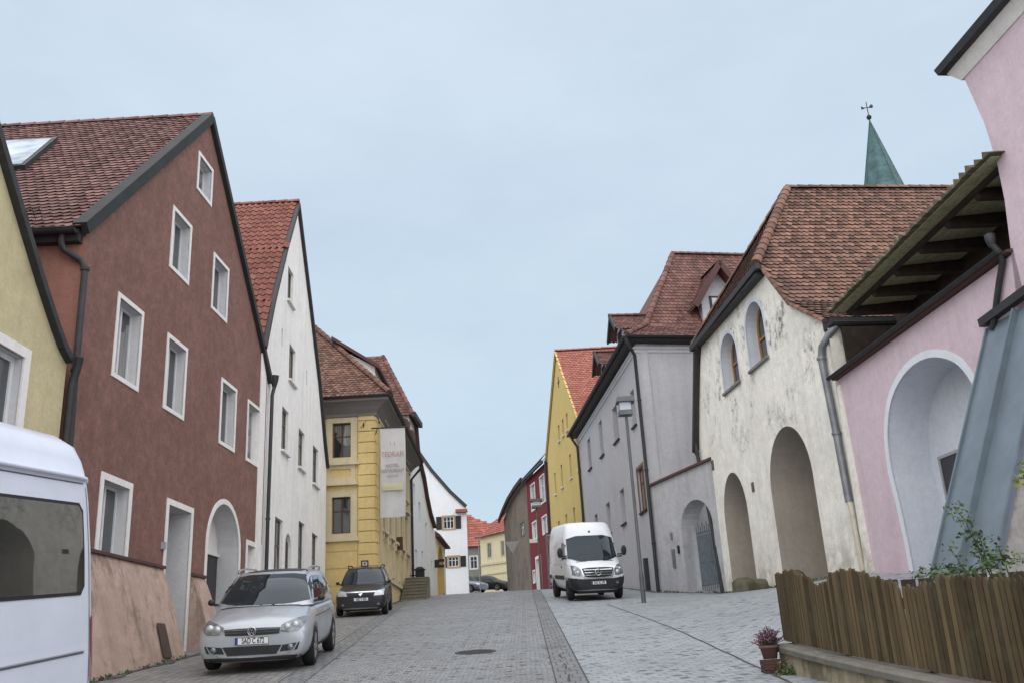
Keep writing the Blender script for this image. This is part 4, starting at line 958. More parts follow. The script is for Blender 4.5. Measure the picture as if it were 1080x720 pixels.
# ---- old cream house with two deep arches
FC = Fac((7.2,35.2), (7.2+1.1716,25.2), -1)
FC.o = Vector((FC.d.y, -FC.d.x)) * 1
if FC.o.x > 0: FC.o = -FC.o
for F_ in (FW, ):
    if F_.o.x > 0: F_.o = -F_.o
if FG.o.x > 0: FG.o = -FG.o
if FGF.o.y > 0: FGF.o = -FGF.o
def cream_house():
    F = FC; b = F.p(5.4, 3.5)
    t = thing('old_house', 'weathered cream house with two deep ground floor arches and half-hipped tile roof', 'house', b)
    vr = [(7.5,13.05),(8.1,12.25),(8.8,11.45),(9.7,10.7),(10.85,10.02)]
    ol = [(-.15,2.4),(-.45,5.5),(-.95,8.0),(-1.25,9.2),(-.9,10.2),(.0,12.0),(.5,12.82)]+vr+[(11.0,8.4),(11.15,2.2)]
    a1, a2 = arch_pts(.75,3.2,3.2,7.62,16,1.25), arch_pts(5.5,8.75,3.1,7.98,18,1.05)
    w1, w2 = arch_pts(2.5,4.15,10.38,12.3,12), arch_pts(5.25,6.85,10.36,12.42,12)
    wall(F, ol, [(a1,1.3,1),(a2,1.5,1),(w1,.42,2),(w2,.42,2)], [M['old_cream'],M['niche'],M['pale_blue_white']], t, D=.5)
    for pl, nm in ((w1,'window'),(w2,'window')):
        s0, s1 = pl[0][0], pl[-1][0]; z0 = pl[0][1]; zt = max(p[1] for p in pl); c = (s0+s1)/2
        m = MB(); inner = [((x-c)*.86+c, (z-z0)*.93+z0+.06) for x, z in pl]
        m.poly([F.p(*p,-.38) for p in pl], [[F.p(*p,-.38) for p in inner]])
        for i in range(len(inner)):
            a, c2 = inner[i], inner[(i+1)%len(inner)]; m.face([F.p(*a,-.38),F.p(*c2,-.38),F.p(*c2,-.44),F.p(*a,-.44)])
        m.fbox(F,c-.045,c+.045,z0+.06,zt-.08,-.42,-.36); m.fbox(F,s0+.1,s1-.1,z0+.95,z0+1.03,-.42,-.365)
        wo = m.build(nm, M['wood_honey'], t)
        q = MB(); q.poly([F.p(*p,-.415) for p in pl]); q.build('pane', M['glass'], wo)
        q = MB(); ring_band(q, F, pl, .13, .012); q.build('surround', M['pale_blue_white'], wo)
        q = MB(); q.fbox(F,s0-.08,s1+.08,z0-.09,z0-.005,-.1,.1); q.build('sill', M['stone'], wo)
    # arch backs
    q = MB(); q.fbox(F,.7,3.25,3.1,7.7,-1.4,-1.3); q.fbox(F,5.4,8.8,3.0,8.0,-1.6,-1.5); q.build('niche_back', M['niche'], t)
    q = MB(); q.fbox(F,7.3,8.72,3.2,7.0,-1.46,-1.40)
    for k in range(9): q.fbox(F,7.32+k*.155,7.45+k*.155,3.3,6.9,-1.40,-1.37)
    q.fbox(F,8.62,8.735,3.3,6.6,-1.40,-.55); q.build('door', M['door_red'], t)
    # small vents
    for s_, z in ((.0,8.15),(4.3,6.35),(4.6,6.2)):
        pass
    q = MB(); q.fbox(F,.05,.28,8.1,8.45,0,.03); q.build('wall_vent', M['niche_dark'], t)
    q = MB(); q.fbox(F,3.9,4.1,6.6,6.9,0,.03); q.build('wall_vent', M['niche_dark'], t)
    # roof planes; north = away from the viewer (towards s=0), ridge runs into the block
    n_ = Vector((-F.o.x,-F.o.y,0)); dS = Vector((F.d.x,F.d.y,0)); LN = 13.
    e1 = F.p(11.15,9.92,.08); m1 = F.p(9.2,11.15,.08); m2 = F.p(7.45,13.2,.10); rg = F.p(4.25,17.5,-2.7)
    mb = MB()
    def ext(p, k=LN): return p + n_*k
    up = Vector((0,0,.06))
    roof_tiles(mb, [e1+up, ext(e1)+up, ext(m1)+up, m1+up], .20,.25,.034,jit=.012,jc=.3,base=.02)
    roof_tiles(mb, [m1+up, ext(m1)+up, ext(m2)+up, m2+up], .20,.25,.034,jit=.012,jc=.3,base=.02)
    roof_tiles(mb, [m2+up, ext(m2)+up, ext(rg,LN-2.7)+up, rg+up], .20,.25,.034,jit=.012,jc=.3,base=.02)
    # half hip
    h1 = F.p(.35,12.9,.25)
    roof_tiles(mb, [h1, F.p(7.55,13.12,.25), rg, rg], .20,.25,.034,base=.02)
    # north slope
    nn = [F.p(-1.35,9.2,.1),F.p(.35,12.95,.1),rg]; mb.face([nn[0],nn[1],ext(nn[1]),ext(nn[0])]); mb.face([nn[1],rg,ext(rg,LN-2.7),ext(nn[1])])
    ridge_caps(mb, F.p(7.62,13.12,.3)+up, rg+up*2, .17,.40); ridge_caps(mb, h1+up, rg+up*2, .15,.40); ridge_caps(mb, rg+up*2, ext(rg,LN-2.7)+up*2, .15,.42)
    # verge edge tiles on the bell-cast
    ridge_caps(mb, e1+Vector((0,0,.0)), m1+Vector((0,0,.0)), .09,.3); ridge_caps(mb, m1, m2, .09,.3)
    mb.build('roof', M['tile_old'], t)
    q = MB(); q.bar(F.p(.15,12.82,.30),F.p(7.75,13.02,.30),.14,.19,up=(0,0,1)); q.bar(F.p(.3,12.8,.16),F.p(-1.4,9.1,.16),.16,.18,up=(0,0,1)); q.fbox(F,.4,7.5,12.78,12.9,.02,.3); q.build('verge_board', M['zinc_dark'], t)
    q = MB(); half_gutter(q, F.p(11.25,9.82,-.05), ext(F.p(11.25,9.82),6), .10); q.hexa([F.p(10.85,9.7,0),F.p(11.3,9.75,0),F.p(11.3,9.75,-6),F.p(10.85,9.7,-6),F.p(10.85,10.0,0),F.p(11.3,9.95,0),F.p(11.3,9.95,-6),F.p(10.85,10.0,-6)]); q.build('gutter', M['zinc_dark'], t)
    sg = MB(); bs = e1 + (m1-e1).normalized()*.45 + Vector((0,0,.10))
    for hh in (.08,.24,.40): sg.tube([ext(bs,.6)+Vector((0,0,hh)), ext(bs,5.5)+Vector((0,0,hh))], .012, 5)
    for k in range(34): sg.tube([ext(bs,.6+k*.148), ext(bs,.6+k*.148)+Vector((0,0,.42))], .012, 4)
    sg.build('snow_guard', M['zinc_pipe'], t)
    # big downpipe on the right corner
    P = [F.p(11.2,9.75,-.2),F.p(11.1,9.55,-.02),F.p(10.8,9.3,.10),F.p(10.72,9.0,.13),F.p(10.85,6.9,.12),F.p(10.92,5.1,.12)]
    pipe_set(t, P, .10, mat='zinc_pipe', clips=[P[4],P[3]]); m = MB(); m.tube([P[5],F.p(10.98,5.0,.12),F.p(11.05,3.3,.12)],.075,10); m.build('downpipe', M['trim_pipe'], t)
    P = [F.p(-1.2,9.4,.12),F.p(-1.15,9.0,.14),F.p(-.9,8.0,.12),F.p(-.38,5.3,.10),F.p(-.2,3.7,.1)]; pipe_set(t, P, .075, clips=[P[1],P[3]])
    # side wall
    m = MB(); m.face([F.p(11.1,3,0),F.p(11.1,9.95,0),F.p(11.1,9.95,-12),F.p(11.1,3,-12)]); m.build('wall', M['old_cream'], t)
M['door_red'] = simple('dark_red_door', (.07,.02,.018), .6, 0, .3); M['niche_dark'] = simple('vent_brown', (.13,.10,.085), .9, 0, .3)
M['trim_pipe'] = simple('cream_pipe', (.48,.45,.36), .6, 0, .2)
cream_house(); court_wall()
M['moss_stone'] = plaster('mossy_stone', (.13,.125,.085), .6, (.05,.055,.025), .9, stains=.5, bumpy=1., grain=9, spots=.6)
def rock(name, x, y, rx, ry, rz, label, cat, mat='moss_stone', group=None, dz=0.):
    bm = bmesh.new(); bmesh.ops.create_icosphere(bm, subdivisions=3, radius=1.)
    ph = rnd(0, 9)
    for v in bm.verts:
        k = 1 + .16*math.sin(v.co.x*3+ph) + .12*math.sin(v.co.y*4+ph*2) + .08*math.sin(v.co.z*6+ph) + rnd(-.03,.03)
        v.co = Vector((v.co.x*rx*k, v.co.y*ry*k, max(-.3, v.co.z)*rz*k))
    me = bpy.data.meshes.new(name); bm.to_mesh(me); bm.free(); me.materials.append(M[mat])
    for p in me.polygons: p.use_smooth = True
    o = bpy.data.objects.new(name, me); C.objects.link(o); o.location = (x, y, h(x,y)+dz); return tag(o, label, cat, group)
p = FC.p(3.9,0,.45); rock('boulder', p.x, p.y, .55, .6, .40, 'long mossy stone lying at the foot of the pier between the two arches', 'stone')
p = FC.p(5.6,0,-.3); rock('boulder', p.x, p.y, .45, .5, .35, 'smaller mossy stone inside the mouth of the larger arch', 'stone')

# ---- pink house with arched niche, wide mossy eaves canopy, tall part and zinc-capped buttress
M['niche_window'] = simple('niche_window_glass', (.035,.034,.036), .3, 0, .3)
def pink_house():
    F = FC; b = F.p(15, 3.2)
    t = thing('pink_house', 'low pink house wing with pale arched niche under a dark wooden canopy with mossy boards', 'house', b)
    n_ = Vector((-F.o.x,-F.o.y,0))
    na = smooth_line([(13.25,2.2),(13.27,3.5),(13.22,4.6),(13.13,5.5),(13.25,6.3),(13.65,6.95),(14.3,7.34),(15.1,7.48),(15.9,7.34),(16.6,6.92),(17.0,6.2),(17.1,5.4),(17.1,4.0),(17.1,2.2)])
    wall(F, [(11.2,1.8),(11.2,8.25),(19.0,8.35),(19.0,1.6)], [(na,1.0,1)], [M['pink'],M['pale_blue_white']], t, D=.5)
    q = MB(); q.fbox(F,13.0,17.2,2.8,7.7,-1.15,-1.0); nb = q.build('niche_back', M['pale_blue_white'], t)
    q = MB(); q.fbox(F,13.55,14.8,4.75,5.60,-1.0,-.985); q.build('window', M['niche_window'], t)
    q = MB(); ring_band(q, F, [(13.55,4.75),(13.55,5.60),(14.8,5.60),(14.8,4.75)], .07, -.96, back=-1.0); q.build('window_frame', M['grey_paint'], t)
    q = MB(); ring_band(q, F, na, .17, .02, closed=False); q.build('surround', M['pale_trim'], t)
    # little tiled ledge and gutter on top of the wall
    q = MB(); q.hexa([F.p(11.15,8.25,.14),F.p(19,8.38,.14),F.p(19,8.38,-.5),F.p(11.15,8.25,-.5),F.p(11.15,8.29,.16),F.p(19,8.42,.16),F.p(19,8.55,-.5),F.p(11.15,8.42,-.5)]); q.build('ledge', M['tile_dark'], t)
    q = MB(); half_gutter(q, F.p(11.1,8.32,.22), F.p(18.9,8.45,.22), .06); q.build('gutter', M['zinc_dark'], t)
    # dark loft behind
    q = MB(); q.fbox(F,11.2,19.6,8.3,11.4,-1.95,-1.85); q.fbox(F,11.22,11.3,8.3,9.7,-1.8,-.3); q.build('loft_boards', M['wood_dark'], t)
    # canopy: mossy boards on rafters, sloping up into the house
    e0, e1_ = F.p(11.75,9.80,.22), F.p(19.2,10.18,.22); rise = .10
    def Cn(s_, dd, up=0.): 
        f = (s_-11.75)/7.45; q_ = e0.lerp(e1_, f) + n_*dd + Vector((0,0,dd*rise+up)); return q_
    q = MB(); k = 0; d0 = 0.
    while d0 < 2.1:
        w_ = .19; sg_ = -.0+rnd(-.006,.006)
        q.hexa([Cn(12.0,d0,sg_),Cn(19.3,d0,sg_),Cn(19.3,d0+w_,sg_),Cn(12.0,d0+w_,sg_),Cn(12.0,d0,.03+sg_),Cn(19.3,d0,.03+sg_),Cn(19.3,d0+w_,.03+sg_),Cn(12.0,d0+w_,.03+sg_)], c=rnd(0,1)); d0 += .20
    q.build('canopy_boards', M['mossy'], t)
    q = MB()      # jagged tile ends along the eave and the tile skin
    s_ = 11.95
    while s_ < 19.3:
        j = rnd(-.04,.04); e_ = rnd(.0,.03); q.hexa([Cn(s_,-.14+j,.035),Cn(s_+.24,-.14+j,.035),Cn(s_+.24,2.2,.035),Cn(s_,2.2,.035),Cn(s_+.03,-.14+j,.17+e_),Cn(s_+.20,-.14+j,.07),Cn(s_+.20,2.2,.07),Cn(s_+.03,2.2,.17+e_)], c=rnd(0,1)); s_ += .25
    q.build('roof', M['mossy_tile'], t)
    q = MB(); s_ = 12.15
    while s_ < 19.2:
        for (a, c_) in ((.36,2.1),):
            q.hexa([Cn(s_,a,-.10),Cn(s_+.17,a,-.10),Cn(s_+.17,c_,-.26),Cn(s_,c_,-.26),Cn(s_,a,-.002),Cn(s_+.17,a,-.002),Cn(s_+.17,c_,-.002),Cn(s_,c_,-.002)])
            q.hexa([Cn(s_,a+.12,-.2),Cn(s_+.17,a+.12,-.2),Cn(s_+.17,c_,-.3),Cn(s_,c_,-.3),Cn(s_,a+.05,-.10),Cn(s_+.17,a+.05,-.10),Cn(s_+.17,c_,-.2),Cn(s_,c_,-.2)])
        s_ += 1.16
    q.bar(Cn(12.0,.40,-.05),Cn(19.3,.40,-.05),.10,.10); q.build('rafter', M['wood_dark'], t)
    # old cream buttress stub at the joint with the cream house
    q = MB(); q.hexa([F.p(11.12,3.0,.10),F.p(11.42,3.0,.12),F.p(11.42,3.0,-.2),F.p(11.12,3.0,-.2),F.p(11.12,8.1,.03),F.p(11.3,8.1,.03),F.p(11.3,8.1,-.2),F.p(11.12,8.1,-.2)]); q.build('corner_strip', M['old_cream'], t)
M['pale_trim'] = plaster('pale_trim', (.68,.71,.76), .25, None, .3, bumpy=.2)
M['mossy_tile'] = tilemat('mossy_tile', (.085,.07,.045), (.15,.125,.08), (.06,.062,.03), .5)
pink_house()
def pink_tower():
    F = FC; b = F.p(22, 2.6)
    t = thing('pink_house', 'tall pink house part with concave corner and dark overhanging eave at the right edge', 'house', b)
    ol = [(19.2,2.4),(19.0,5.5),(18.75,7.4),(18.95,8.5),(19.10,9.4),(19.14,10.1),(19.06,11.1),(18.86,12.0),(18.76,12.5),(30,12.7),(30,1.6)]
    wall(F, ol, [], [M['pink']], t, D=6)
    q = MB(); q.hexa([F.p(18.74,12.28,.03),F.p(30,12.46,.03),F.p(30,12.46,-6),F.p(18.74,12.28,-6),F.p(18.5,12.62,.22),F.p(30,12.8,.22),F.p(30,12.8,-6),F.p(18.5,12.62,-6)]); q.build('cornice', M['trim'], t)
    q = MB(); q.hexa([F.p(18.5,12.55,.34),F.p(30,12.75,.34),F.p(30,12.75,-6),F.p(18.5,12.55,-6),F.p(18.46,12.70,.38),F.p(30,12.90,.38),F.p(30,15.5,-6),F.p(18.46,15.3,-6)]); q.build('eaves', M['zinc_dark'], t)
    q = MB(); q.tube([F.p(18.75,8.65,.22),F.p(18.82,8.45,.15),F.p(18.75,8.3,.08),F.p(18.5,7.95,.08),F.p(18.15,7.4,.08),F.p(18.0,7.2,.08)],.06,10); q.build('downpipe', M['zinc_dark'], t)
    q = MB(); q.lathe([(.05,-.12),(.09,.0),(.10,.14),(.07,.16)], Matrix.Translation(F.p(18.75,8.7,.22)), 12); q.build('rain_hopper', M['zinc_dark'], t)
pink_tower()
def buttress():
    F = FC; b = F.p(18.6, h(7.5,16), 1.5)
    t = thing('buttress', 'sloping wall buttress clad on top with grey-blue zinc sheet, standing against the pink house', 'buttress', b)
    prof = [(.0,7.25),(2.1,2.65),(2.35,2.1)]
    def sec(s_, dz=0.): return [F.p(s_,1.6,.0)]+[F.p(s_,z+dz,o) for o,z in prof]+[F.p(s_,1.6,2.5)]
    s0, s1 = 17.85, 19.75
    m = MB(); m.face(sec(s0)); m.face(sec(s1)); m.grid([sec(s0)[1:], sec(s1)[1:]], smooth=False); m.build('wall', M['garden_grey'], t)
    q = MB()
    dz = .05
    for a, c_ in ((s0-.06,(s0+s1)/2-.01),((s0+s1)/2+.01,s1+.06)):
        q.grid([[F.p(a,7.32+dz,-.05),F.p(a,7.25+dz,.03),F.p(a,2.65+dz,2.13)],[F.p(c_,7.32+dz,-.05),F.p(c_,7.25+dz,.03),F.p(c_,2.65+dz,2.13)]], smooth=False)
    for a in (s0-.06,s1+.06): q.grid([[F.p(a,7.25+dz,.03),F.p(a,2.65+dz,2.13)],[F.p(a,7.25-.1,.03),F.p(a,2.65-.1,2.13)]], smooth=False)
    q.build('zinc_cladding', M['zinc'], t)
    q = MB(); mid = (s0+s1)/2; q.bar(F.p(mid,7.30,.08),F.p(mid,2.72,2.17),.045,.16); q.bar(F.p(s1+.04,7.28,.06),F.p(s1+.04,2.72,2.15),.06,.06); q.bar(F.p(s0-.04,7.28,.06),F.p(s0-.04,2.72,2.15),.05,.05); q.build('seam', M['zinc_edge'], t)
    q = MB(); q.bar(F.p(s0-.1,7.42,.06),F.p(s1+1.2,7.62,.06),.22,.16); q.bar(F.p(s0-.1,7.52,.02),F.p(s1+1.2,7.74,.02),.1,.06); q.build('flashing', M['zinc_dark'], t)
    for f in (): 
        q = MB(); a_, b_ = F.p(s0-.07,7.30,.06).lerp(F.p(s0-.07,2.72,2.15), f), F.p(s1+.07,7.30,.06).lerp(F.p(s1+.07,2.72,2.15), f); q.bar(a_, b_, .018, .012); q.build('cross_joint', M['zinc'], t)
M['zinc_edge'] = simple('zinc_seam', (.15,.19,.22), .45, .3, .2, nscale=2)
buttress()

# ---- mustard yellow gabled house up the street
def mustard_house():
    F = Fac((3.56,57.5), (2.05,68.3)); 
    if F.o.x > 0: F.o = -F.o
    t = thing('gabled_house', 'mustard yellow gabled house with bright red roof between the grey and the wine red house', 'house', F.p(5,5.8))
    L_ = 10.9; ol = [(-1.2,4.5),(-1.95,15.2),(4.1,21.6),(L_-.3,15.8),(L_,11.0),(L_+.1,6)]
    ws = [(x,x+.62,14.14-1.5,14.14) for x in (7.7,5.0,1.75,-.9)] + [(x,x+.62,9.3,10.77) for x in (7.4,4.5,1.75,-.9)] + [(x,x+.6,15.75,16.85) for x in (5.0,3.4,1.9)]
    wall(F, ol, [(rect_pts(*w_),.22,0) for w_ in ws], [M['mustard']], t)
    for w_ in ws: window(F,*w_,t,M['grey_paint'],M['glass'],.16,None,sill=M['trim'])
    q = MB(); q.bar(F.p(4.1,19.2,.01),F.p(4.1,19.9,.01),.12,.05); q.bar(F.p(3.85,19.55,.012),F.p(4.35,19.55,.012),.05,.1); q.build('wall_cross', M['iron'], t)
    mb = MB(); e = Vector((12,0,0)); a, c = F.p(-2.05,15.1,.1), F.p(4.1,21.7,.1)
    roof_tiles(mb, [a, a+e, c+e, c], .24,.24,.03,base=.02); ridge_caps(mb, c+Vector((0,0,.08)), c+e+Vector((0,0,.08)),.13,.4)
    mb.build('roof', M['tile_bright'], t)
    mb = MB(); d = F.p(L_,15.6,.1); mb.face([c,d,d+e,c+e]); mb.build('roof', M['tile_bright'], t)
    q = MB(); q.bar(a,c,.08,.12,up=(1,0,0)); q.bar(c,d,.08,.12,up=(1,0,0)); q.build('verge_board', M['mustard'], t)
    m = MB(); p0, p1 = F.p(L_,6), F.p(L_-.3,15.8); m.face([p0,p1,p1+Vector((8,0,0)),p0+Vector((8,0,0))]); m.build('wall', M['mustard'], t)
    pipe_set(t, [F.p(L_-.1,15.6,.15),F.p(L_+.1,6.5,.15)], .08)
mustard_house()
def wine_house():
    F = Fac((2.05,68.3), (.5,75.7))
    if F.o.x > 0: F.o = -F.o
    t = thing('street_house', 'wine red house with white framed windows and dark roof at the bend of the street', 'house', F.p(4,6.8))
    L_ = 7.55; ws = [(4.5,6.0,12.95,14.85),(1.15,2.65,12.95,14.85),(4.7,6.1,10.75,11.95),(1.2,2.65,10.7,11.85)]
    dr = (4.1,5.5,6.3,9.15); sm = (6.2,6.9,7.6,8.4)
    wall(F, [(0,5.5),(0,15.6),(L_,15.6),(L_,6)], [(rect_pts(*w_),.2,1) for w_ in ws+[sm]]+[(rect_pts(*dr),.4,1)], [M['wine'],M['trim']], t)
    for w_ in ws+[sm]: window(F,*w_,t,M['white_paint'],M['glass_pale'],.15,M['trim'],.10,.03)
    q = MB(); q.fbox(F,4.1,5.5,6.3,9.15,-.4,-.35); d = q.build('door', M['white_paint'], t); q = MB(); ring_band(q,F,[(4.1,6.5),(4.1,9.15),(5.5,9.15),(5.5,6.5)],.22,.04,closed=False); q.build('surround', M['trim'], d)
    mb = MB(); a, c = F.p(0,15.55,.35), F.p(L_,15.55,.35); n_ = Vector((-F.o.x,-F.o.y,0)); up = n_*3.2+Vector((0,0,3.0)); mb.face([a,c,c+up,a+up]); mb.build('roof', M['tile_dark'], t)
    q = MB(); q.bar(a,c,.14,.2); q.build('gutter', M['zinc_dark'], t)
    m = MB(); e = F.p(L_,0); m.face([(e.x,e.y,6),(e.x,e.y,15.6),(e.x+4,e.y,18.5),(e.x+8,e.y,15.5),(e.x+8,e.y,6)]); m.build('wall', M['wine'], t)
wine_house()
def brown_house():
    F = Fac((.5,75.7), (-1.54,85.9))
    if F.o.x > 0: F.o = -F.o
    t = thing('street_house', 'shabby brown-grey house with sagging dark eave curving down at the bend of the street', 'house', F.p(5,7.2))
    L_ = 10.4; top = [(0,15.6),(3,15.45),(6.4,15.1),(9,14.6),(11.3,14.0)]; w_ = (1.7,3.1,11.6,12.6)
    wall(F, [(0,6)]+top[:-1]+[(L_+.6,14.2),(L_,6.8)], [(rect_pts(*w_),.2,0)], [M['brown_wall']], t)
    window(F,*w_,t,M['white_paint'],M['glass'],.12,M['niche_dark'],.1,.03)
    q = MB(); n_ = Vector((-F.o.x,-F.o.y,0)); mb = MB()
    for i in range(4):
        a, c = F.p(*top[i],.4)+Vector((0,0,.1)), F.p(*top[i+1],.4)+Vector((0,0,.1)); q.bar(a,c,.16,.34); up = n_*2.6+Vector((0,0,2.6)); mb.face([a,c,c+up,a+up])
    q.build('eaves_board', M['wood_dark'], t); mb.build('roof', M['tile_dark'], t)
    m = MB(); e = F.p(L_,0); m.face([(e.x,e.y,6),(e.x,e.y,14),(e.x+7,e.y,14),(e.x+7,e.y,6)]); m.build('wall', M['brown_wall'], t)
brown_house()
def church():
    y = 90.; a = at_depth(917,127,y); b = at_depth(932.5,203,y)
    t = thing('church_spire', 'slender green copper church spire with ball and weather vane rising behind the cream house', 'spire', (b.x,y,b.z-14))
    cx = (a.x+b.x)/2; r0 = 2.08; zb = b.z
    m = MB(); n = 8; tip = Vector((cx,y,a.z)); k = (a.z-(zb-12))/(a.z-zb); rows = []
    base = [Vector((cx+r0*k*math.cos(6.2832*(i+.35)/n), y+r0*k*math.sin(6.2832*(i+.35)/n), zb-12)) for i in range(n)]
    for j in range(10):
        f = j/10; rows.append([p.lerp(tip, f) for p in base])
    for j in range(9):
        for i in range(n): m.face([rows[j][i],rows[j][(i+1)%n],rows[j+1][(i+1)%n],rows[j+1][i]], c=rnd(0,1))
    for i in range(n): m.face([rows[9][i],rows[9][(i+1)%n],tip])
    m.build('spire_roof', M['copper'], t)
    q = MB()
    for i in range(n): q.bar(base[i], tip, .09, .09)
    for j in range(1,10):
        for i in range(n): q.bar(rows[j][i], rows[j][(i+1)%n], .035, .05)
    q.build('seam', M['copper'], t)
    q = MB(); q.lathe([(.0,-.3),(.2,-.2),(.28,0),(.2,.2),(0,.3)], Matrix.Translation(tip+Vector((0,0,.35))), 12); q.tube([tip,tip+Vector((0,0,2.2))],.05,6)
    q.build('ball', M['wood_dark'], t)
    q = MB(); c = tip+Vector((0,0,1.55)); q.tube([c+Vector((-.55,0,0)),c+Vector((.55,0,0))],.04,6); q.tube([c+Vector((0,0,.0)),c+Vector((0,0,.75))],.035,6)
    q.face([c+Vector(p) for p in ((.15,0,.05),(.55,0,-.1),(.7,0,.2),(.5,0,.42),(.3,0,.2))]); q.face([c+Vector(p) for p in ((-.25,0,-.1),(-.65,0,-.22),(-.65,0,.24),(-.4,0,.05))]); q.build('weather_vane', M['iron'], t)
    m = MB(); m.box((cx-2.8,y-2.8,zb-26),(cx+2.8,y+2.8,zb-12)); m.build('tower', M['old_cream'], t)
church()
# ================================================================== VEHICLES
def paint(name, col, metal=.0, rough=.32, coat=.6):
    m, nt, b = new_mat(name, rough, .4, metal); b.inputs['Coat Weight'].default_value = coat; b.inputs['Coat Roughness'].default_value = .08
    tc = nt.nodes.new('ShaderNodeTexCoord').outputs['Object']
    c = mix(nt, mul(nt, ramp(nt, noise(nt, tc, 1.6, 6, .7), .4, .8), .35), (*col,1), (*sc(col,.72),1))
    L(nt, c, b.inputs['Base Color']); L(nt, ramp(nt, noise(nt, tc, 5, 5, .7), .3, .8, (rough-.06,)*3+(1,), (rough+.14,)*3+(1,)), b.inputs['Roughness']); return m
M['silver'] = paint('silver_car_paint', (.38,.41,.45), .45, .34)
M['black_paint'] = paint('black_car_paint', (.016,.014,.018), .0, .4, .15)
M['white_van'] = paint('white_van_paint', (.66,.69,.73), 0, .35, .4)
M['lilac_van'] = paint('pale_van_paint', (.60,.64,.74), 0, .35, .4)
M['blue_grey'] = paint('grey_car_paint', (.20,.22,.25), .4, .35)
M['car_glass'] = glass_dark('car_glass', (.014,.020,.024), .02, .5, 1.42, .3); M['car_glass'].node_tree.nodes['Principled BSDF'].inputs['Specular Tint'].default_value = (.75,.88,1,1); M['tyre'] = simple('tyre_rubber', (.018,.018,.018), .9, 0, .3)
M['rim'] = simple('alloy_rim', (.30,.31,.33), .35, .7, .2); M['black_plastic'] = simple('black_plastic', (.018,.019,.021), .55, 0, .3)
M['chrome'] = simple('chrome', (.6,.62,.65), .15, 1., .1); M['slat_dark'] = simple('dark_chrome_slat', (.10,.105,.11), .3, .6, .2); M['lamp_glass'] = simple('headlight_glass', (.20,.22,.24), .08, .35, .5, .8, nscale=14)
M['lamp_bright'] = simple('headlight_reflector', (.50,.53,.56), .25, .5, .2); M['tail_red'] = simple('red_tail_lamp', (.30,.015,.015), .2, 0, .2)
M['plate'] = simple('number_plate_white', (.70,.71,.72), .4, 0, .08); M['plate_blue'] = simple('number_plate_blue', (.02,.05,.25), .4, 0, .1); M['ink'] = simple('plate_black', (.012,.012,.012), .5, 0, .1)
M['orange_lamp'] = simple('orange_indicator', (.55,.2,.04), .3, 0, .2)

def superbody(stations, levels=2):
    """half sections mirrored, capped, subdivided -> evaluated mesh"""
    bm = bmesh.new(); rings = []
    for (y, wb, wm, wt, zb, zs, zt, cr) in stations:
        half = [(0,zb),(wb*.75,zb),(wb,zb+.06),(wm,zb+(zs-zb)*.45),(wm*.995,zb+(zs-zb)*.8),(wt,zs),(wt*.86,zt),(wt*.45,zt+cr*.8),(0,zt+cr)]
        full = half + [(-x,z) for x, z in half[-2:0:-1]]
        rings.append([bm.verts.new((x,y,z)) for x, z in full])
    n = len(rings[0])
    for a, b in zip(rings, rings[1:]):
        for i in range(n): bm.faces.new((a[i],a[(i+1)%n],b[(i+1)%n],b[i]))
    for r_, y_ in ((rings[0],0),(rings[-1],0)):
        half = n//2
        for i in range(half):      # strips across the car
            a, b, c, d = r_[i], r_[(i+1)%n], r_[(n-i-1)%n], r_[(n-i)%n]
            vs = []
            for v in (a,b,c,d):
                if v not in vs: vs.append(v)
            if len(vs) > 2:
                try: bm.faces.new(vs)
                except ValueError: pass
    bmesh.ops.recalc_face_normals(bm, faces=bm.faces)
    me = bpy.data.meshes.new('body'); bm.to_mesh(me); bm.free(); return subd(me, levels)
def subd(me, levels=2, cutters=()):
    o = bpy.data.objects.new('tmp', me); C.objects.link(o)
    if levels: s = o.modifiers.new('s','SUBSURF'); s.levels = levels; s.render_levels = levels
    cs = []
    for cm in cutters:
        co_ = bpy.data.objects.new('tmpc', cm); C.objects.link(co_); b = o.modifiers.new('b','BOOLEAN'); b.operation = 'DIFFERENCE'; b.object = co_; b.solver = 'EXACT'; cs.append(co_)
    dg = bpy.context.evaluated_depsgraph_get(); dg.update()
    m2 = bpy.data.meshes.new_from_object(o.evaluated_get(dg))
    for c_ in cs: bpy.data.objects.remove(c_)
    bpy.data.objects.remove(o)
    for p in m2.polygons: p.use_smooth = True
    return m2
def wheel_cut(x0, x1, y, z, r):
    bm = bmesh.new(); bmesh.ops.create_cone(bm, cap_ends=True, segments=28, radius1=r, radius2=r, depth=abs(x1-x0), matrix=Matrix.Translation(((x0+x1)/2,y,z)) @ Matrix.Rotation(R(90),4,'Y'))
    me = bpy.data.meshes.new('c'); bm.to_mesh(me); bm.free(); return me
def link_mesh(name, me, mat, parent):
    me.materials.clear(); me.materials.append(mat); o = bpy.data.objects.new(name, me); C.objects.link(o); o.parent = parent; return o
def bvh_of(me): return BVHTree.FromPolygons([v.co.copy() for v in me.vertices], [tuple(p.vertices) for p in me.polygons])
def resample(pl, n):
    pl = [Vector(p) for p in pl]; d = [0]
    for a, b in zip(pl, pl[1:]): d.append(d[-1] + (b-a).length)
    out = []
    for k in range(n+1):
        t = d[-1]*k/n; i = 0
        while i < len(d)-2 and d[i+1] < t: i += 1
        f = 0 if d[i+1] == d[i] else (t-d[i])/(d[i+1]-d[i]); out.append(pl[i].lerp(pl[i+1], f))
    return out
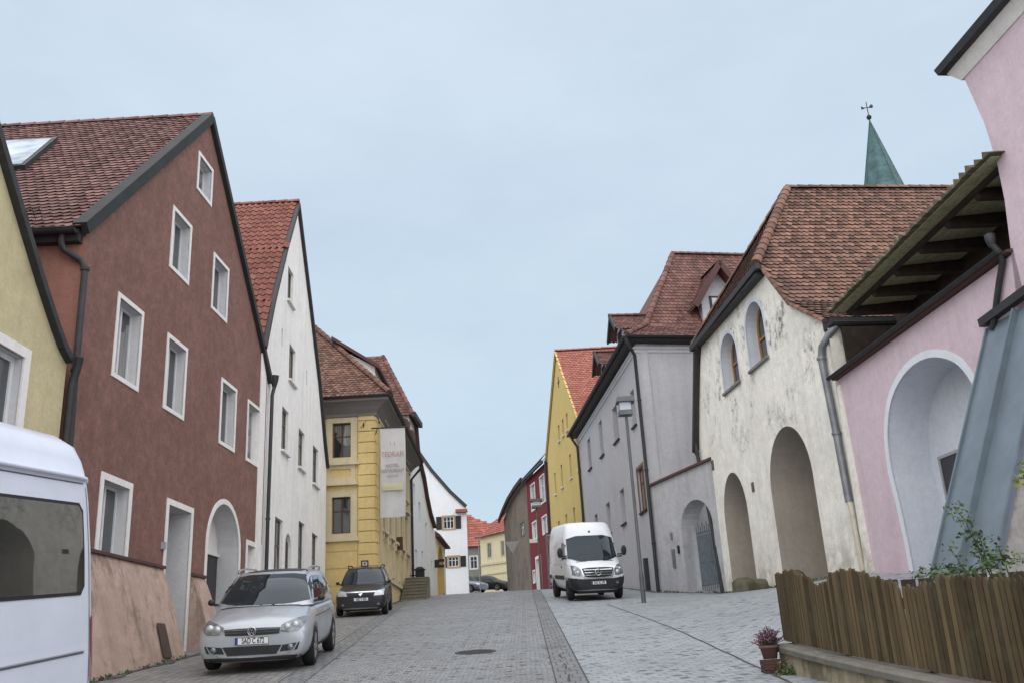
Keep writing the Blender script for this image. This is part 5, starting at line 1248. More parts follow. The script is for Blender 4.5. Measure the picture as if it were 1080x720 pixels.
def patch(mb, bvh, top, bot, axis='front', off=.006, nx=14, nz=6, mi=0, rim=True):
    """a panel that hugs the body between two curves; front: (x,z) cast along +y, left/right: (y,z) cast along x, top: (x,y) cast down"""
    a, b = resample(top, nx), resample(bot, nx); rows = []
    for j in range(nz+1):
        r_ = []
        for i in range(nx+1):
            p = a[i].lerp(b[i], j/nz)
            if axis == 'front': o_, d_ = Vector((p.x,-3,p.y)), Vector((0,1,0))
            elif axis == 'rear': o_, d_ = Vector((p.x,12,p.y)), Vector((0,-1,0))
            elif axis == 'top': o_, d_ = Vector((p.x,p.y,5)), Vector((0,0,-1))
            elif axis == 'right': o_, d_ = Vector((4,p.x,p.y)), Vector((-1,0,0))
            else: o_, d_ = Vector((-4,p.x,p.y)), Vector((1,0,0))
            loc, nn, _, _ = bvh.ray_cast(o_, d_)
            if loc is None:
                r_.append(None); continue
            if nn.dot(d_) > 0: nn = -nn
            r_.append(loc + nn*off)
        rows.append(r_)
    for j in range(nz):
        for i in range(nx):
            q = [rows[j][i],rows[j][i+1],rows[j+1][i+1],rows[j+1][i]]
            if all(v is not None for v in q): mb.face(q, mi, smooth=True)
def deco(name, bvh, top, bot, mat, parent, axis='front', off=.006, nx=14, nz=6):
    mb = MB(); patch(mb, bvh, top, bot, axis, off, nx, nz)
    o = mb.build(name, mat, parent, local=True)
    bm = bmesh.new(); bm.from_mesh(o.data); bmesh.ops.remove_doubles(bm, verts=bm.verts, dist=1e-4); bm.to_mesh(o.data); bm.free()
    return o
def wheel(parent, x, y, r, w, side, rimmat='rim', spokes=5):
    """side +1: outer face towards +x"""
    Mx = Matrix.Translation((x,y,r)) @ Matrix.Rotation(R(90)*side,4,'Y')
    hub = bpy.data.objects.new('wheel', None)
    t = MB(); k = w/2
    t.lathe([(r*.66,-k),(r*.90,-k),(r*.985,-k*.7),(r,0),(r*.985,k*.7),(r*.90,k),(r*.70,k*.98),(r*.66,k*.7)], Mx, 32); wo = t.build('wheel', M['tyre'], parent, local=True)
    m = MB(); m.lathe([(r*.68,k*.75),(r*.68,k*.92),(r*.63,k*.95),(r*.60,k*.55)], Mx, 32); m.lathe([(r*.60,k*.1),(0.001,k*.05)], Mx, 20, mi=1)
    for i in range(spokes):
        a = 6.2832*i/spokes; c, s_ = math.cos(a), math.sin(a); 
        for da in (-.16,.16):
            p0 = Vector((c*r*.12,s_*r*.12,k*.80)); p1 = Vector((math.cos(a+da)*r*.63,math.sin(a+da)*r*.63,k*.86)); m.bar(Mx@p0, Mx@p1, r*.09, r*.08, up=Mx.to_3x3()@Vector((0,0,1)))
    m.lathe([(r*.17,k*.7),(r*.17,k*.9),(0.001,k*.93)], Mx, 14)
    m.build('rim', [M[rimmat],M['black_plastic']], wo, local=True)
    return wo
def greenhouse(prof, bf, br, nf=12, ns=14):
    """rings: (z, yf, yr, w); returns mesh of cabin incl. roof"""
    m = MB(); rows = []
    for z, yf, yr, w_ in prof:
        ring = []
        for i in range(nf+1): a = -1+2*i/nf; ring.append((a*w_, yf + bf*abs(a)**2.6, z))
        y0, y1 = yf+bf, yr-br
        for i in range(1, ns): f = i/ns; ring.append((w_*(1+.035*math.sin(math.pi*f)), y0+(y1-y0)*f, z))
        for i in range(nf+1): a = 1-2*i/nf; ring.append((a*w_, yr - br*abs(a)**2.6, z))
        for i in range(1, ns): f = 1-i/ns; ring.append((-w_*(1+.035*math.sin(math.pi*f)), y0+(y1-y0)*f, z))
        rows.append([Vector(p) for p in ring])
    z, yf, yr, w_ = prof[-1]; c = Vector((0,(yf+yr)/2,z)); hgt = prof_crown
    last = rows[-1]
    for k in (.93,.75,.5,.25,.03): rows.append([Vector((c.x+(p.x-c.x)*k, c.y+(p.y-c.y)*k, z+hgt*(1-k*k))) for p in last])
    m.grid(rows, close=True); m.face(rows[0]); me = bpy.data.meshes.new('cabin'); me.from_pydata([tuple(v) for v in m.v], [], m.f)
    for p in me.polygons: p.use_smooth = True
    me.update(); return me
prof_crown = .05
def text_mesh(txt, size, mat, parent, Mx, name='lettering', sx_=1., thick=0.):
    cu = bpy.data.curves.new('lettering','FONT'); cu.body = txt; cu.size = size; cu.align_x = 'CENTER'; cu.align_y = 'CENTER'; cu.offset = thick
    o = bpy.data.objects.new('lettering', cu); C.objects.link(o); dg = bpy.context.evaluated_depsgraph_get()
    me = bpy.data.meshes.new_from_object(o.evaluated_get(dg)); bpy.data.objects.remove(o)
    me.transform(Mx @ Matrix.Diagonal((sx_,1,1,1))); return link_mesh(name, me, mat, parent)
def number_plate(parent, y, z, txt, w_=.52, tilt=0.):
    m = MB(); m.box((-w_/2,y-.012,z-.055),(w_/2,y+.01,z+.055)); p = m.build('number_plate', M['plate'], parent, local=True)
    m = MB(); f = y-.0145
    for a,b,c,d in ((-w_/2,w_/2,z+.049,z+.055),(-w_/2,w_/2,z-.055,z-.049),(-w_/2,-w_/2+.006,z-.049,z+.049),(w_/2-.006,w_/2,z-.049,z+.049)): m.face([(a,f,c),(b,f,c),(b,f,d),(a,f,d)])
    m.build('plate_rim', M['ink'], p, local=True)
    m = MB(); m.face([(-w_/2+.006,f+.001,z-.049),(-w_/2+.045,f+.001,z-.049),(-w_/2+.045,f+.001,z+.049),(-w_/2+.006,f+.001,z+.049)]); m.build('blue_band', M['plate_blue'], p, local=True)
    if txt: text_mesh(txt, .115, M['ink'], p, Matrix.Translation((.02,f-.001,z)) @ Matrix.Rotation(R(90),4,'X'), 'lettering', .66, .0025)
    return p
def mirror(parent, x, y, z, sgn, mat, w_=.11, hh=.14):
    bm = bmesh.new(); bmesh.ops.create_cube(bm, size=1.); me = bpy.data.meshes.new('m')
    for v in bm.verts:
        k = .8 if v.co.y < 0 else 1.
        v.co = Vector((x+sgn*(.06+w_/2) + v.co.x*w_*k*1.5, y+v.co.y*.13, z+v.co.z*hh*k))
    bm.to_mesh(me); bm.free(); me = subd(me, 2); o = link_mesh('wing_mirror', me, M[mat], parent)
    m = MB(); m.bar((x-.02*sgn,y,z-hh*.35),(x+sgn*.12,y,z-hh*.2),.05,.04); m.build('stalk', M['black_plastic'], o, local=True); return o

def small_car(name, label, cat, X, Y, yaw, P, group=None, detail=True):
    """front at local y=0 looking along -y"""
    t = thing(name, label, cat, (X, Y, h(X,Y)+.01), group)
    t.rotation_euler = (math.atan(P.get('grade', .104)), 0, yaw)
    ax1, ax2, r = P['ax'][0], P['ax'][1], P['r']; hw = P['st'][len(P['st'])//2][2]
    me = superbody(P['st'])
    cut = [wheel_cut(s*(hw-.26), s*(hw+.2), a, r, r+.055) for s in (-1,1) for a in (ax1, ax2)]
    bv = bvh_of(me); me = subd(me, 0, cut); paintm = M[P['paint']]
    body = link_mesh('body', me, paintm, t)
    global prof_crown; prof_crown = P.get('crown', .05)
    gm = greenhouse(P['gh'], P['bf'], P['br']); bg_ = bvh_of(gm); cab = link_mesh('cabin', gm, paintm, t)
    z0, z1 = P['gh'][0][0], P['gh'][-1][0]; wb, wt = P['gh'][0][3], P['gh'][-1][3]
    # glass
    a = .055
    def W(z): 
        g_ = P['gh']
        for p, q in zip(g_, g_[1:]):
            if p[0] <= z <= q[0]: return p[3]+(q[3]-p[3])*(z-p[0])/(q[0]-p[0])
        return g_[-1][3]
    zt, zl = z1-.035, z0+.05
    deco('windscreen', bg_, [(-W(zt)+.05,zt-.03),(-W(zt)*.6,zt),(W(zt)*.6,zt),(W(zt)-.05,zt-.03)], [(-W(zl)+.05,zl+.03),(-W(zl)*.5,zl-.01),(W(zl)*.5,zl-.01),(W(zl)-.05,zl+.03)], M['car_glass'], t, 'front', .006, 20, 8)
    deco('rear_window', bg_, [(-W(zt)+.07,zt-.05),(W(zt)-.07,zt-.05)], [(-W(zl)+.08,zl+.1),(W(zl)-.08,zl+.1)], M['car_glass'], t, 'rear')
    gl = MB(); 
    for sd in ('left','right'):
        for top, bot in P['side']:
            gl = MB(); patch(gl, bg_, top, bot, sd, .006, 12, 5); gl.build('side_window', M['car_glass'], t, local=True)
        m = MB(); patch(m, bv, [(y_, zz) for y_, zz in P['crease']], [(y_, zz-.012) for y_, zz in P['crease']], sd, .004, 20, 1)
        for y_ in P['doors']: patch(m, bv, [(y_, P['gh'][0][0]-.06),(y_+.008,P['gh'][0][0]-.06)], [(y_, .30),(y_+.008,.30)], sd, .003, 1, 10)
        m.build('door_gap', M['black_plastic'], t, local=True)
        m = MB(); sg = 1 if sd == 'right' else -1
        for y_ in P['handles']: m.bar((sg*(hw+.0),y_,P['gh'][0][0]-.14),(sg*(hw+.0),y_+.2,P['gh'][0][0]-.13),.03,.035)
        m.build('door_handle', M[P.get('handlemat', P['paint'])], t, local=True)
        m = MB(); patch(m, bv, [(ax1+r+.1,.30),(ax2-r-.1,.30)], [(ax1+r+.1,.19),(ax2-r-.1,.19)], sd, .008, 10, 2); m.build('sill', M['black_plastic'], t, local=True)
    for s in (-1, 1):
        for a_ in (ax1, ax2): wheel(t, s*(hw-.10), a_, r, .20, s, P.get('rimmat','rim'))
        mirror(t, s*(wb+.01), P['gh'][0][1]+P['bf']+.12, z0+.10, s, P.get('mirrormat','black_plastic'))
    m = MB()      # dark inner arches and underbody
    m.box((-hw+.28,.25,r*.55),(hw-.28,P['len']-.3,.5)); m.build('underbody', M['black_plastic'], t, local=True)
    # tail lamps
    for s in (-1, 1): deco('tail_lamp', bv, [(s*(hw-.30),.95),(s*(hw-.06),.95)], [(s*(hw-.26),.75),(s*(hw-.05),.75)], M['tail_red'], t, 'rear', .008, 4, 4)
    return t, bv, bg_, hw

# ---- silver car
def silver_car():
    st = [(-.02,.68,.76,.70,.20,.56,.62,.02),(.03,.78,.845,.79,.16,.63,.71,.03),(.16,.83,.875,.81,.15,.71,.80,.04),(.5,.83,.88,.82,.17,.78,.88,.045),(.95,.84,.885,.83,.17,.86,.975,.045),(1.4,.84,.885,.84,.17,.92,1.0,.02),(2.6,.84,.885,.84,.17,.94,1.01,.02),(3.6,.84,.88,.83,.18,.96,1.02,.02),(4.0,.80,.86,.80,.22,.94,1.0,.02),(4.18,.70,.78,.74,.28,.88,.94,.02)]
    P = dict(st=st, ax=(.84,3.42), r=.315, paint='silver', len=4.2, crown=.05,
        gh=[(.96,.78,4.10,.80),(1.02,.86,4.08,.80),(1.25,1.20,3.98,.74),(1.42,1.50,3.86,.675),(1.49,1.68,3.78,.63),(1.52,1.80,3.70,.60)], bf=.30, br=.18,
        side=[([(1.52,1.30),(1.80,1.43),(2.30,1.44)],[(1.20,1.06),(1.6,1.05),(2.30,1.06)]),([(2.38,1.44),(3.15,1.41)],[(2.38,1.06),(3.22,1.10)]),([(3.22,1.40),(3.45,1.36)],[(3.30,1.12),(3.60,1.18)])],
        crease=[(.95,.78),(2.5,.80),(3.6,.83)], doors=(1.33,2.36,3.28), handles=(2.05,3.0), grade=.104)
    yaw = R(4.5)
    t, bv, bg_, hw = small_car('parked_car', 'silver compact car with German plate parked facing downhill at the left kerb', 'car', -4.58, 16.45, yaw, P, 'cars parked along the left kerb'); t.scale = (1.05,1.03,1.05)
    g1 = deco('grille', bv, [(-.44,.665),(-.2,.672),(.2,.672),(.44,.665)], [(-.42,.575),(-.2,.565),(.2,.565),(.42,.575)], M['black_plastic'], t, 'front', .010)
    for z in (.648,.612): m = MB(); patch(m, bv, [(-.43,z+.006),(.43,z+.006)], [(-.43,z-.004),(.43,z-.004)], 'front', .016, 16, 1); m.build('grille_slat', M['slat_dark'], g1, local=True)
    for s in (-1, 1):
        hl = deco('headlight', bv, [(s*.45,.70),(s*.60,.765),(s*.74,.80),(s*.80,.795)], [(s*.44,.60),(s*.58,.585),(s*.72,.60),(s*.79,.68)], M['lamp_glass'], t, 'front', .012, 12, 6)
        for cx_, rr in ((.545,.055),(.665,.062)):
            p, nn, _, _ = bv.ray_cast(Vector((s*cx_,-3,.668+.02*(cx_>.6))), Vector((0,1,0)))
            if p: q = MB(); q.lathe([(rr,-.0),(rr*.9,.010),(rr*.35,.016),(.001,.018)], Matrix.Translation(p+Vector((0,-.016,0))) @ Matrix.Rotation(R(90),4,'X'), 18); q.build('reflector', M['lamp_bright'], hl, local=True)
        q = deco('fog_lamp_recess', bv, [(s*.47,.40),(s*.74,.43)], [(s*.43,.30),(s*.70,.32)], M['black_plastic'], t, 'front', .012, 8, 3)
        p, nn, _, _ = bv.ray_cast(Vector((s*.60,-3,.362)), Vector((0,1,0)))
        if p: k = MB(); k.lathe([(.048,-.0),(.048,.018),(.001,.022)], Matrix.Translation(p+Vector((0,-.014,0))) @ Matrix.Rotation(R(90),4,'X'), 16); k.build('fog_lamp', M['lamp_glass'], q, local=True)
    lo = deco('lower_intake', bv, [(-.46,.405),(.46,.405)], [(-.38,.27),(.38,.27)], M['black_plastic'], t, 'front', .012, 14, 3)
    m = MB(); patch(m, bv, [(-.70,.44),(-.64,.335),(-.50,.262),(0,.248),(.50,.262),(.64,.335),(.70,.44)], [(-.715,.43),(-.65,.318),(-.50,.245),(0,.232),(.50,.245),(.65,.318),(.715,.43)], 'front', .020, 40, 1); m.build('chrome_strip', M['chrome'], lo, local=True)
    m = MB(); patch(m, bv, [(-.76,.245),(.76,.245)], [(-.74,.19),(.74,.19)], 'front', .010, 20, 2); m.build('splitter', M['black_plastic'], t, local=True)
    p, nn, _, _ = bv.ray_cast(Vector((0,-3,.49)), Vector((0,1,0))); number_plate(t, p.y-.02, .485, 'SAD C 672')
    p, nn, _, _ = bv.ray_cast(Vector((0,-3,.63)), Vector((0,1,0))); y_ = p.y-.035
    # round badge with two stacked letters
    Mx = Matrix.Translation((0,y_,.628)) @ Matrix.Rotation(R(90),4,'X'); q = MB(); q.lathe([(.068,-.02),(.068,.0),(.06,.006),(.056,.0)], Mx, 28); bd = q.build('badge', M['chrome'], t, local=True)
    q = MB(); q.lathe([(.057,-.012),(.0005,-.012)], Mx, 28); q.build('badge_ground', M['ink'], bd, local=True)
    q = MB()
    def st_(a, b): q.bar((a[0],y_-.004,.628+a[1]),(b[0],y_-.004,.628+b[1]),.010,.008,up=(0,1,0))
    st_((-.020,.050),(0,.008)); st_((.020,.050),(0,.008)); st_((-.045,.030),(-.022,-.044)); st_((-.022,-.044),(0,.0)); st_((0,.0),(.022,-.044)); st_((.022,-.044),(.045,.030)); q.build('badge_letters', M['chrome'], bd, local=True)
    # sunroof, rails, wipers
    deco('sunroof', bg_, [(-.48,1.95),(.48,1.95)], [(-.50,3.1),(.50,3.1)], M['black_plastic'], t, 'top', .008, 10, 8)
    for s in (-1, 1):
        q = MB(); q.tube([(s*.60,1.80,1.52),(s*.615,1.95,1.575),(s*.63,2.6,1.60),(s*.61,3.4,1.575),(s*.58,3.6,1.52)], .018, 8); q.build('roof_rail', M['chrome'], t, local=True)
        q = MB(); q.tube([(s*.10+.1,.83,.995),(s*.10-.52,.93,1.03)], .010, 5); q.build('wiper', M['black_plastic'], t, local=True)
    deco('cowl', bv, [(-.66,.86),(-.3,.78),(.3,.78),(.66,.86)], [(-.72,1.02),(-.3,.90),(.3,.90),(.72,1.02)], M['black_plastic'], t, 'top', .006, 12, 2)
silver_car()

# ---- dark estate car behind
def dark_car():
    st = [(-.02,.62,.70,.64,.26,.62,.70,.02),(.04,.74,.80,.76,.21,.70,.78,.03),(.2,.80,.86,.80,.20,.78,.86,.035),(.6,.83,.87,.80,.20,.86,.94,.04),(1.05,.84,.87,.80,.2,.92,1.0,.03),(1.6,.84,.87,.82,.2,.95,1.02,.02),(3.4,.84,.87,.82,.2,.98,1.04,.02),(4.25,.80,.86,.80,.24,.98,1.04,.02),(4.42,.74,.80,.76,.3,.94,1.0,.02)]
    P = dict(st=st, ax=(.80,3.70), r=.315, paint='black_paint', len=4.4, crown=.05,
        gh=[(.99,.98,4.38,.78),(1.06,1.08,4.38,.78),(1.3,1.38,4.34,.71),(1.5,1.65,4.28,.63),(1.57,1.78,4.22,.58)], bf=.26, br=.12,
        side=[([(1.75,1.32),(1.95,1.48),(2.45,1.50)],[(1.42,1.12),(1.8,1.10),(2.45,1.10)]),([(2.55,1.50),(3.3,1.49)],[(2.55,1.10),(3.35,1.12)]),([(3.42,1.48),(4.05,1.45)],[(3.45,1.14),(4.15,1.16)])],
        crease=[(1.0,.80),(4.0,.86)], doors=(1.4,2.5,3.38), handles=(2.2,3.1), handlemat='black_plastic', rimmat='rim', grade=.104)
    t, bv, bg_, hw = small_car('parked_car', 'black estate car with small white cube sign on its roof parked behind the silver car', 'car', -5.60, 33.1, R(5), P, 'cars parked along the left kerb')
    g1 = deco('grille', bv, [(-.50,.76),(.50,.76)], [(-.36,.62),(.36,.62)], M['black_plastic'], t, 'front', .012)
    m = MB(); patch(m, bv, [(-.52,.80),(.52,.80)], [(-.50,.765),(.50,.765)], 'front', .018, 14, 1); m.build('chrome_strip', M['chrome'], g1, local=True)
    q = MB(); p, nn, _, _ = bv.ray_cast(Vector((0,-3,.72)), Vector((0,1,0))); y_ = p.y-.03; q.face([(-.07,y_,.79),(.07,y_,.79),(.07,y_,.72),(0,y_-.005,.66),(-.07,y_,.72)]); q.build('badge', M['chrome'], g1, local=True)
    for s in (-1, 1):
        deco('headlight', bv, [(s*.50,.80),(s*.78,.86)], [(s*.44,.66),(s*.77,.67)], M['lamp_bright'], t, 'front', .014, 8, 4)
        deco('fog_lamp', bv, [(s*.55,.42),(s*.64,.42)], [(s*.55,.35),(s*.64,.35)], M['lamp_glass'], t, 'front', .014, 4, 3)
        q = MB(); q.tube([(s*.56,1.9,1.57),(s*.60,2.1,1.66),(s*.61,3.7,1.66),(s*.57,4.0,1.57)], .022, 8); q.build('roof_rail', M['black_plastic'], t, local=True)
    deco('lower_intake', bv, [(-.40,.44),(.40,.44)], [(-.44,.30),(.44,.30)], M['black_plastic'], t, 'front', .010)
    m = MB(); patch(m, bv, [(-.6,.285),(.6,.285)], [(-.58,.25),(.58,.25)], 'front', .014, 12, 1); m.build('splitter', M['rim'], t, local=True)
    p, nn, _, _ = bv.ray_cast(Vector((0,-3,.56)), Vector((0,1,0))); number_plate(t, p.y-.02, .555, 'SAD T 850')
    m = MB(); m.box((-.13,2.0,1.62),(.13,2.16,1.84)); sg = m.build('roof_sign', M['banner_cloth'], t, local=True)
    m = MB(); y_ = 1.995
    for a,b,c,d in ((-.135,.135,1.80,1.845),(-.135,.135,1.615,1.66),(-.135,-.09,1.66,1.80),(.09,.135,1.66,1.80),(-.03,.03,1.70,1.76)): m.face([(a,y_,c),(b,y_,c),(b,y_,d),(a,y_,d)])
    m.build('sign_frame', M['ink'], sg, local=True)
dark_car()

# ---- far cars past the crest
def far_cars():
    st = [(-.02,.60,.72,.66,.26,.62,.72,.02),(.1,.76,.84,.78,.22,.72,.82,.03),(.6,.83,.88,.82,.2,.84,.95,.04),(1.2,.84,.89,.84,.2,.94,1.03,.02),(3.4,.84,.89,.84,.2,.98,1.05,.02),(4.2,.82,.87,.82,.24,.98,1.05,.02),(4.4,.74,.80,.76,.3,.94,1.0,.02)]
    P = dict(st=st, ax=(.84,3.6), r=.33, paint='blue_grey', len=4.4, crown=.05, gh=[(1.0,1.1,4.36,.80),(1.3,1.5,4.28,.73),(1.58,1.85,4.15,.62)], bf=.26, br=.14,
        side=[([(1.85,1.38),(2.1,1.5),(2.6,1.5)],[(1.55,1.1),(1.9,1.1),(2.6,1.1)]),([(2.7,1.5),(3.4,1.5)],[(2.7,1.1),(3.45,1.1)]),([(3.5,1.48),(3.95,1.44)],[(3.55,1.14),(4.1,1.18)])], crease=[(1.,.84),(4,.88)], doors=(1.5,2.65,3.45), handles=(2.3,3.2), grade=.06)
    t, bv, _, _ = small_car('parked_car', 'grey estate car seen small over the crest of the street beside the white gable', 'car', -3.9, 90.2, R(52), P, 'cars beyond the crest')
    for s in (-1,1): deco('headlight', bv, [(s*.5,.78),(s*.78,.8)], [(s*.46,.64),(s*.77,.66)], M['lamp_bright'], t, 'front', .014, 6, 3)
    P = dict(P); P['paint'] = 'black_paint'; P['gh'] = [(1.0,1.1,4.2,.78),(1.25,1.5,4.0,.70),(1.42,1.9,3.7,.60)]
    P['side'] = [([(1.85,1.32),(2.1,1.36),(2.6,1.36)],[(1.6,1.1),(1.9,1.1),(2.6,1.1)]),([(2.7,1.36),(3.3,1.34)],[(2.7,1.1),(3.35,1.12)])]
    t, bv, _, _ = small_car('parked_car', 'low dark car seen small over the crest right of the grey estate car', 'car', -1.6, 93.5, R(62), P, 'cars beyond the crest')
far_cars()

# ---- white delivery van on the square
def delivery_van():
    X, Y = 2.62, 35.2; yaw = R(6) 
    t = thing('delivery_van', 'white high-roofed delivery van with black bumper parked on the right by the grey house', 'van', (X,Y,h(X,Y)+.01))
    t.rotation_euler = (math.atan(.104), 0, yaw); t.scale = (1.03, 1., 1.07)
    st = [(-.03,.66,.80,.76,.36,.82,.92,.02),(.04,.80,.90,.86,.32,.92,1.03,.03),(.22,.88,.96,.90,.30,1.02,1.14,.04),(.55,.94,.985,.92,.30,1.14,1.26,.04),(.9,.96,.99,.95,.30,1.22,1.34,.03),(1.6,.96,.99,.97,.30,1.25,1.36,.02),(5.4,.96,.99,.97,.34,1.25,1.36,.02),(5.75,.95,.985,.96,.36,1.25,1.36,.0),(5.8,.93,.96,.94,.40,1.22,1.32,0)]
    me = superbody(st); r = .345; ax = (.98,4.55)
    cut = [wheel_cut(s*.72,s*1.2,a,r,r+.08) for s in (-1,1) for a in ax]; bv = bvh_of(me); me = subd(me, 0, cut); link_mesh('body', me, M['white_van'], t)
    global prof_crown; prof_crown = .07
    gh = [(1.20,.50,5.78,.955),(1.34,.60,5.78,.955),(1.7,.92,5.78,.945),(2.05,1.22,5.77,.92),(2.14,1.28,5.76,.905),(2.34,1.42,5.75,.875),(2.52,1.58,5.74,.82),(2.62,1.75,5.72,.74)]
    gm = greenhouse(gh, .42, .06, 16, 20); bg_ = bvh_of(gm); link_mesh('cargo_box', gm, M['white_van'], t)
    deco('windscreen', bg_, [(-.84,2.06),(-.5,2.15),(.5,2.15),(.84,2.06)], [(-.89,1.40),(-.5,1.28),(.5,1.28),(.89,1.40)], M['car_glass'], t, 'front', .018, 26, 12)
    for sd, s in (('left',-1),('right',1)):
        m = MB(); patch(m, bg_, [(1.42,1.86),(1.62,1.95),(2.1,1.95)], [(1.18,1.42),(1.5,1.36),(2.1,1.34)], sd, .008, 10, 5); m.build('side_window', M['car_glass'], t, local=True)
        m = MB(); patch(m, bv, [(1.45,.82),(4.0,.82)], [(1.45,.68),(4.0,.68)], sd, .012, 14, 2); patch(m, bv, [(5.0,.82),(5.6,.82)], [(5.0,.68),(5.6,.68)], sd, .012, 4, 2); m.build('rub_strip', M['black_plastic'], t, local=True)
        m = MB()
        for y_ in (1.12,2.2,3.45): patch(m, bv, [(y_,1.2),(y_+.012,1.2)], [(y_,.42),(y_+.012,.42)], sd, .004, 1, 8); patch(m, bg_, [(y_ if y_>2 else 1.3,1.9 if y_>2 else 1.36),(y_+.012 if y_>2 else 1.312,1.9 if y_>2 else 1.36)], [(y_,1.22),(y_+.012,1.22)], sd, .004, 1, 6)
        m.build('door_gap', M['black_plastic'], t, local=True)
        m = MB(); m.bar((s*.995,2.0,1.12),(s*.995,2.15,1.12),.03,.04); m.build('door_handle', M['black_plastic'], t, local=True)
        for a in ax: wheel(t, s*.87, a, r, .23, s, 'black_plastic', 6)
        bm = bmesh.new(); bmesh.ops.create_cube(bm, size=1.); me2 = bpy.data.meshes.new('m')
        for v in bm.verts: v.co = Vector((s*1.17+v.co.x*.24, .98+v.co.y*.16, 1.60+v.co.z*.42))
        bm.to_mesh(me2); bm.free(); mr = link_mesh('wing_mirror', subd(me2, 2), M['black_plastic'], t)
        q = MB(); q.bar((s*.93,1.05,1.48),(s*1.1,1.0,1.48),.06,.05); q.bar((s*.93,1.05,1.40),(s*1.1,1.0,1.42),.05,.05); q.build('stalk', M['black_plastic'], mr, local=True)
        hl = deco('headlight', bv, [(s*.58,1.00),(s*.72,1.13),(s*.88,1.16)], [(s*.60,.80),(s*.76,.80),(s*.90,.86)], M['lamp_glass'], t, 'front', .012, 10, 6)
        for cx_, cz, rr in ((.70,.905,.075),(.80,1.0,.06)):
            p, nn, _, _ = bv.ray_cast(Vector((s*cx_,-3,cz)), Vector((0,1,0)))
            if p: q = MB(); q.lathe([(rr,-.01),(rr*.9,.010),(rr*.35,.02),(.001,.022)], Matrix.Translation(p+Vector((0,-.014,0))) @ Matrix.Rotation(R(90),4,'X'), 16); q.build('reflector', M['lamp_bright'], hl, local=True)
        q = MB(); patch(q, bv, [(s*.25,.60+.68),(s*.62,.60+.62)] if False else [(s*.28,.52),(s*.66,.54)], [(s*.28,.575),(s*.66,.595)], 'top', .008, 6, 1); q.build('bonnet_vent', M['black_plastic'], t, local=True)
        q = MB(); q.tube([(s*.3-.05,.62,1.345),(s*.3+.38*1,.72,1.40)], .012, 5); q.build('wiper', M['black_plastic'], t, local=True)
    bu = deco('bumper', bv, [(-.90,.74),(-.55,.70),(.55,.70),(.90,.74)], [(-.86,.36),(-.5,.36),(.5,.36),(.86,.36)], M['black_plastic'], t, 'front', .022, 20, 6)
    for sd in ('left','right'):
        m = MB(); patch(m, bv, [(.0,.74),(.56,.76)], [(.02,.36),(.58,.36)], sd, .02, 8, 4); m.build('bumper', M['black_plastic'], t, local=True)
    gr = deco('grille', bv, [(-.56,1.035),(-.3,1.06),(.3,1.06),(.56,1.035)], [(-.46,.78),(-.25,.745),(.25,.745),(.46,.78)], M['black_plastic'], t, 'front', .016, 16, 6)
    m = MB(); patch(m, bv, [(-.58,1.06),(-.48,.765),(-.25,.73),(.25,.73),(.48,.765),(.58,1.06)], [(-.615,1.06),(-.51,.74),(-.26,.70),(.26,.70),(.51,.74),(.615,1.06)], 'front', .026, 30, 1)
    m.build('grille_surround', M['chrome'], gr, local=True)
    for z in (.99,.91,.83): m = MB(); patch(m, bv, [(-.5+(.99-z)*.3,z+.008),(.5-(.99-z)*.3,z+.008)], [(-.5+(.99-z)*.3,z-.012),(.5-(.99-z)*.3,z-.012)], 'front', .024, 16, 1); m.build('grille_slat', M['chrome'], gr, local=True)
    p, nn, _, _ = bv.ray_cast(Vector((0,-3,.92)), Vector((0,1,0))); y_ = p.y-.05; Mx = Matrix.Translation((0,y_,.915)) @ Matrix.Rotation(R(90),4,'X')
    q = MB(); q.lathe([(.115,-.01),(.115,.01),(.095,.014),(.095,-.01)], Mx, 28)
    for a in (90,210,330): q.bar((0,y_-.01,.915),(.1*math.cos(R(a)),y_-.01,.915+.1*math.sin(R(a))),.022,.016,up=(0,1,0))
    q.build('star_badge', M['chrome'], gr, local=True)
    p, nn, _, _ = bv.ray_cast(Vector((0,-3,.58)), Vector((0,1,0))); pl = number_plate(t, p.y-.045, .57, 'SAD AL 290')
    q = MB(); q.box((-.03,1.36,2.22),(.03,1.48,2.33)); q.build('marker_lamp', M['black_plastic'], t, local=True)
    m = MB(); m.box((-.7,.3,.22),(.7,5.5,.5)); m.build('underbody', M['black_plastic'], t, local=True)
    deco('fog_lamp', bv, [(.62,.60),(.70,.60)], [(.62,.52),(.70,.52)], M['lamp_glass'], t, 'front', .03, 3, 3)
delivery_van()

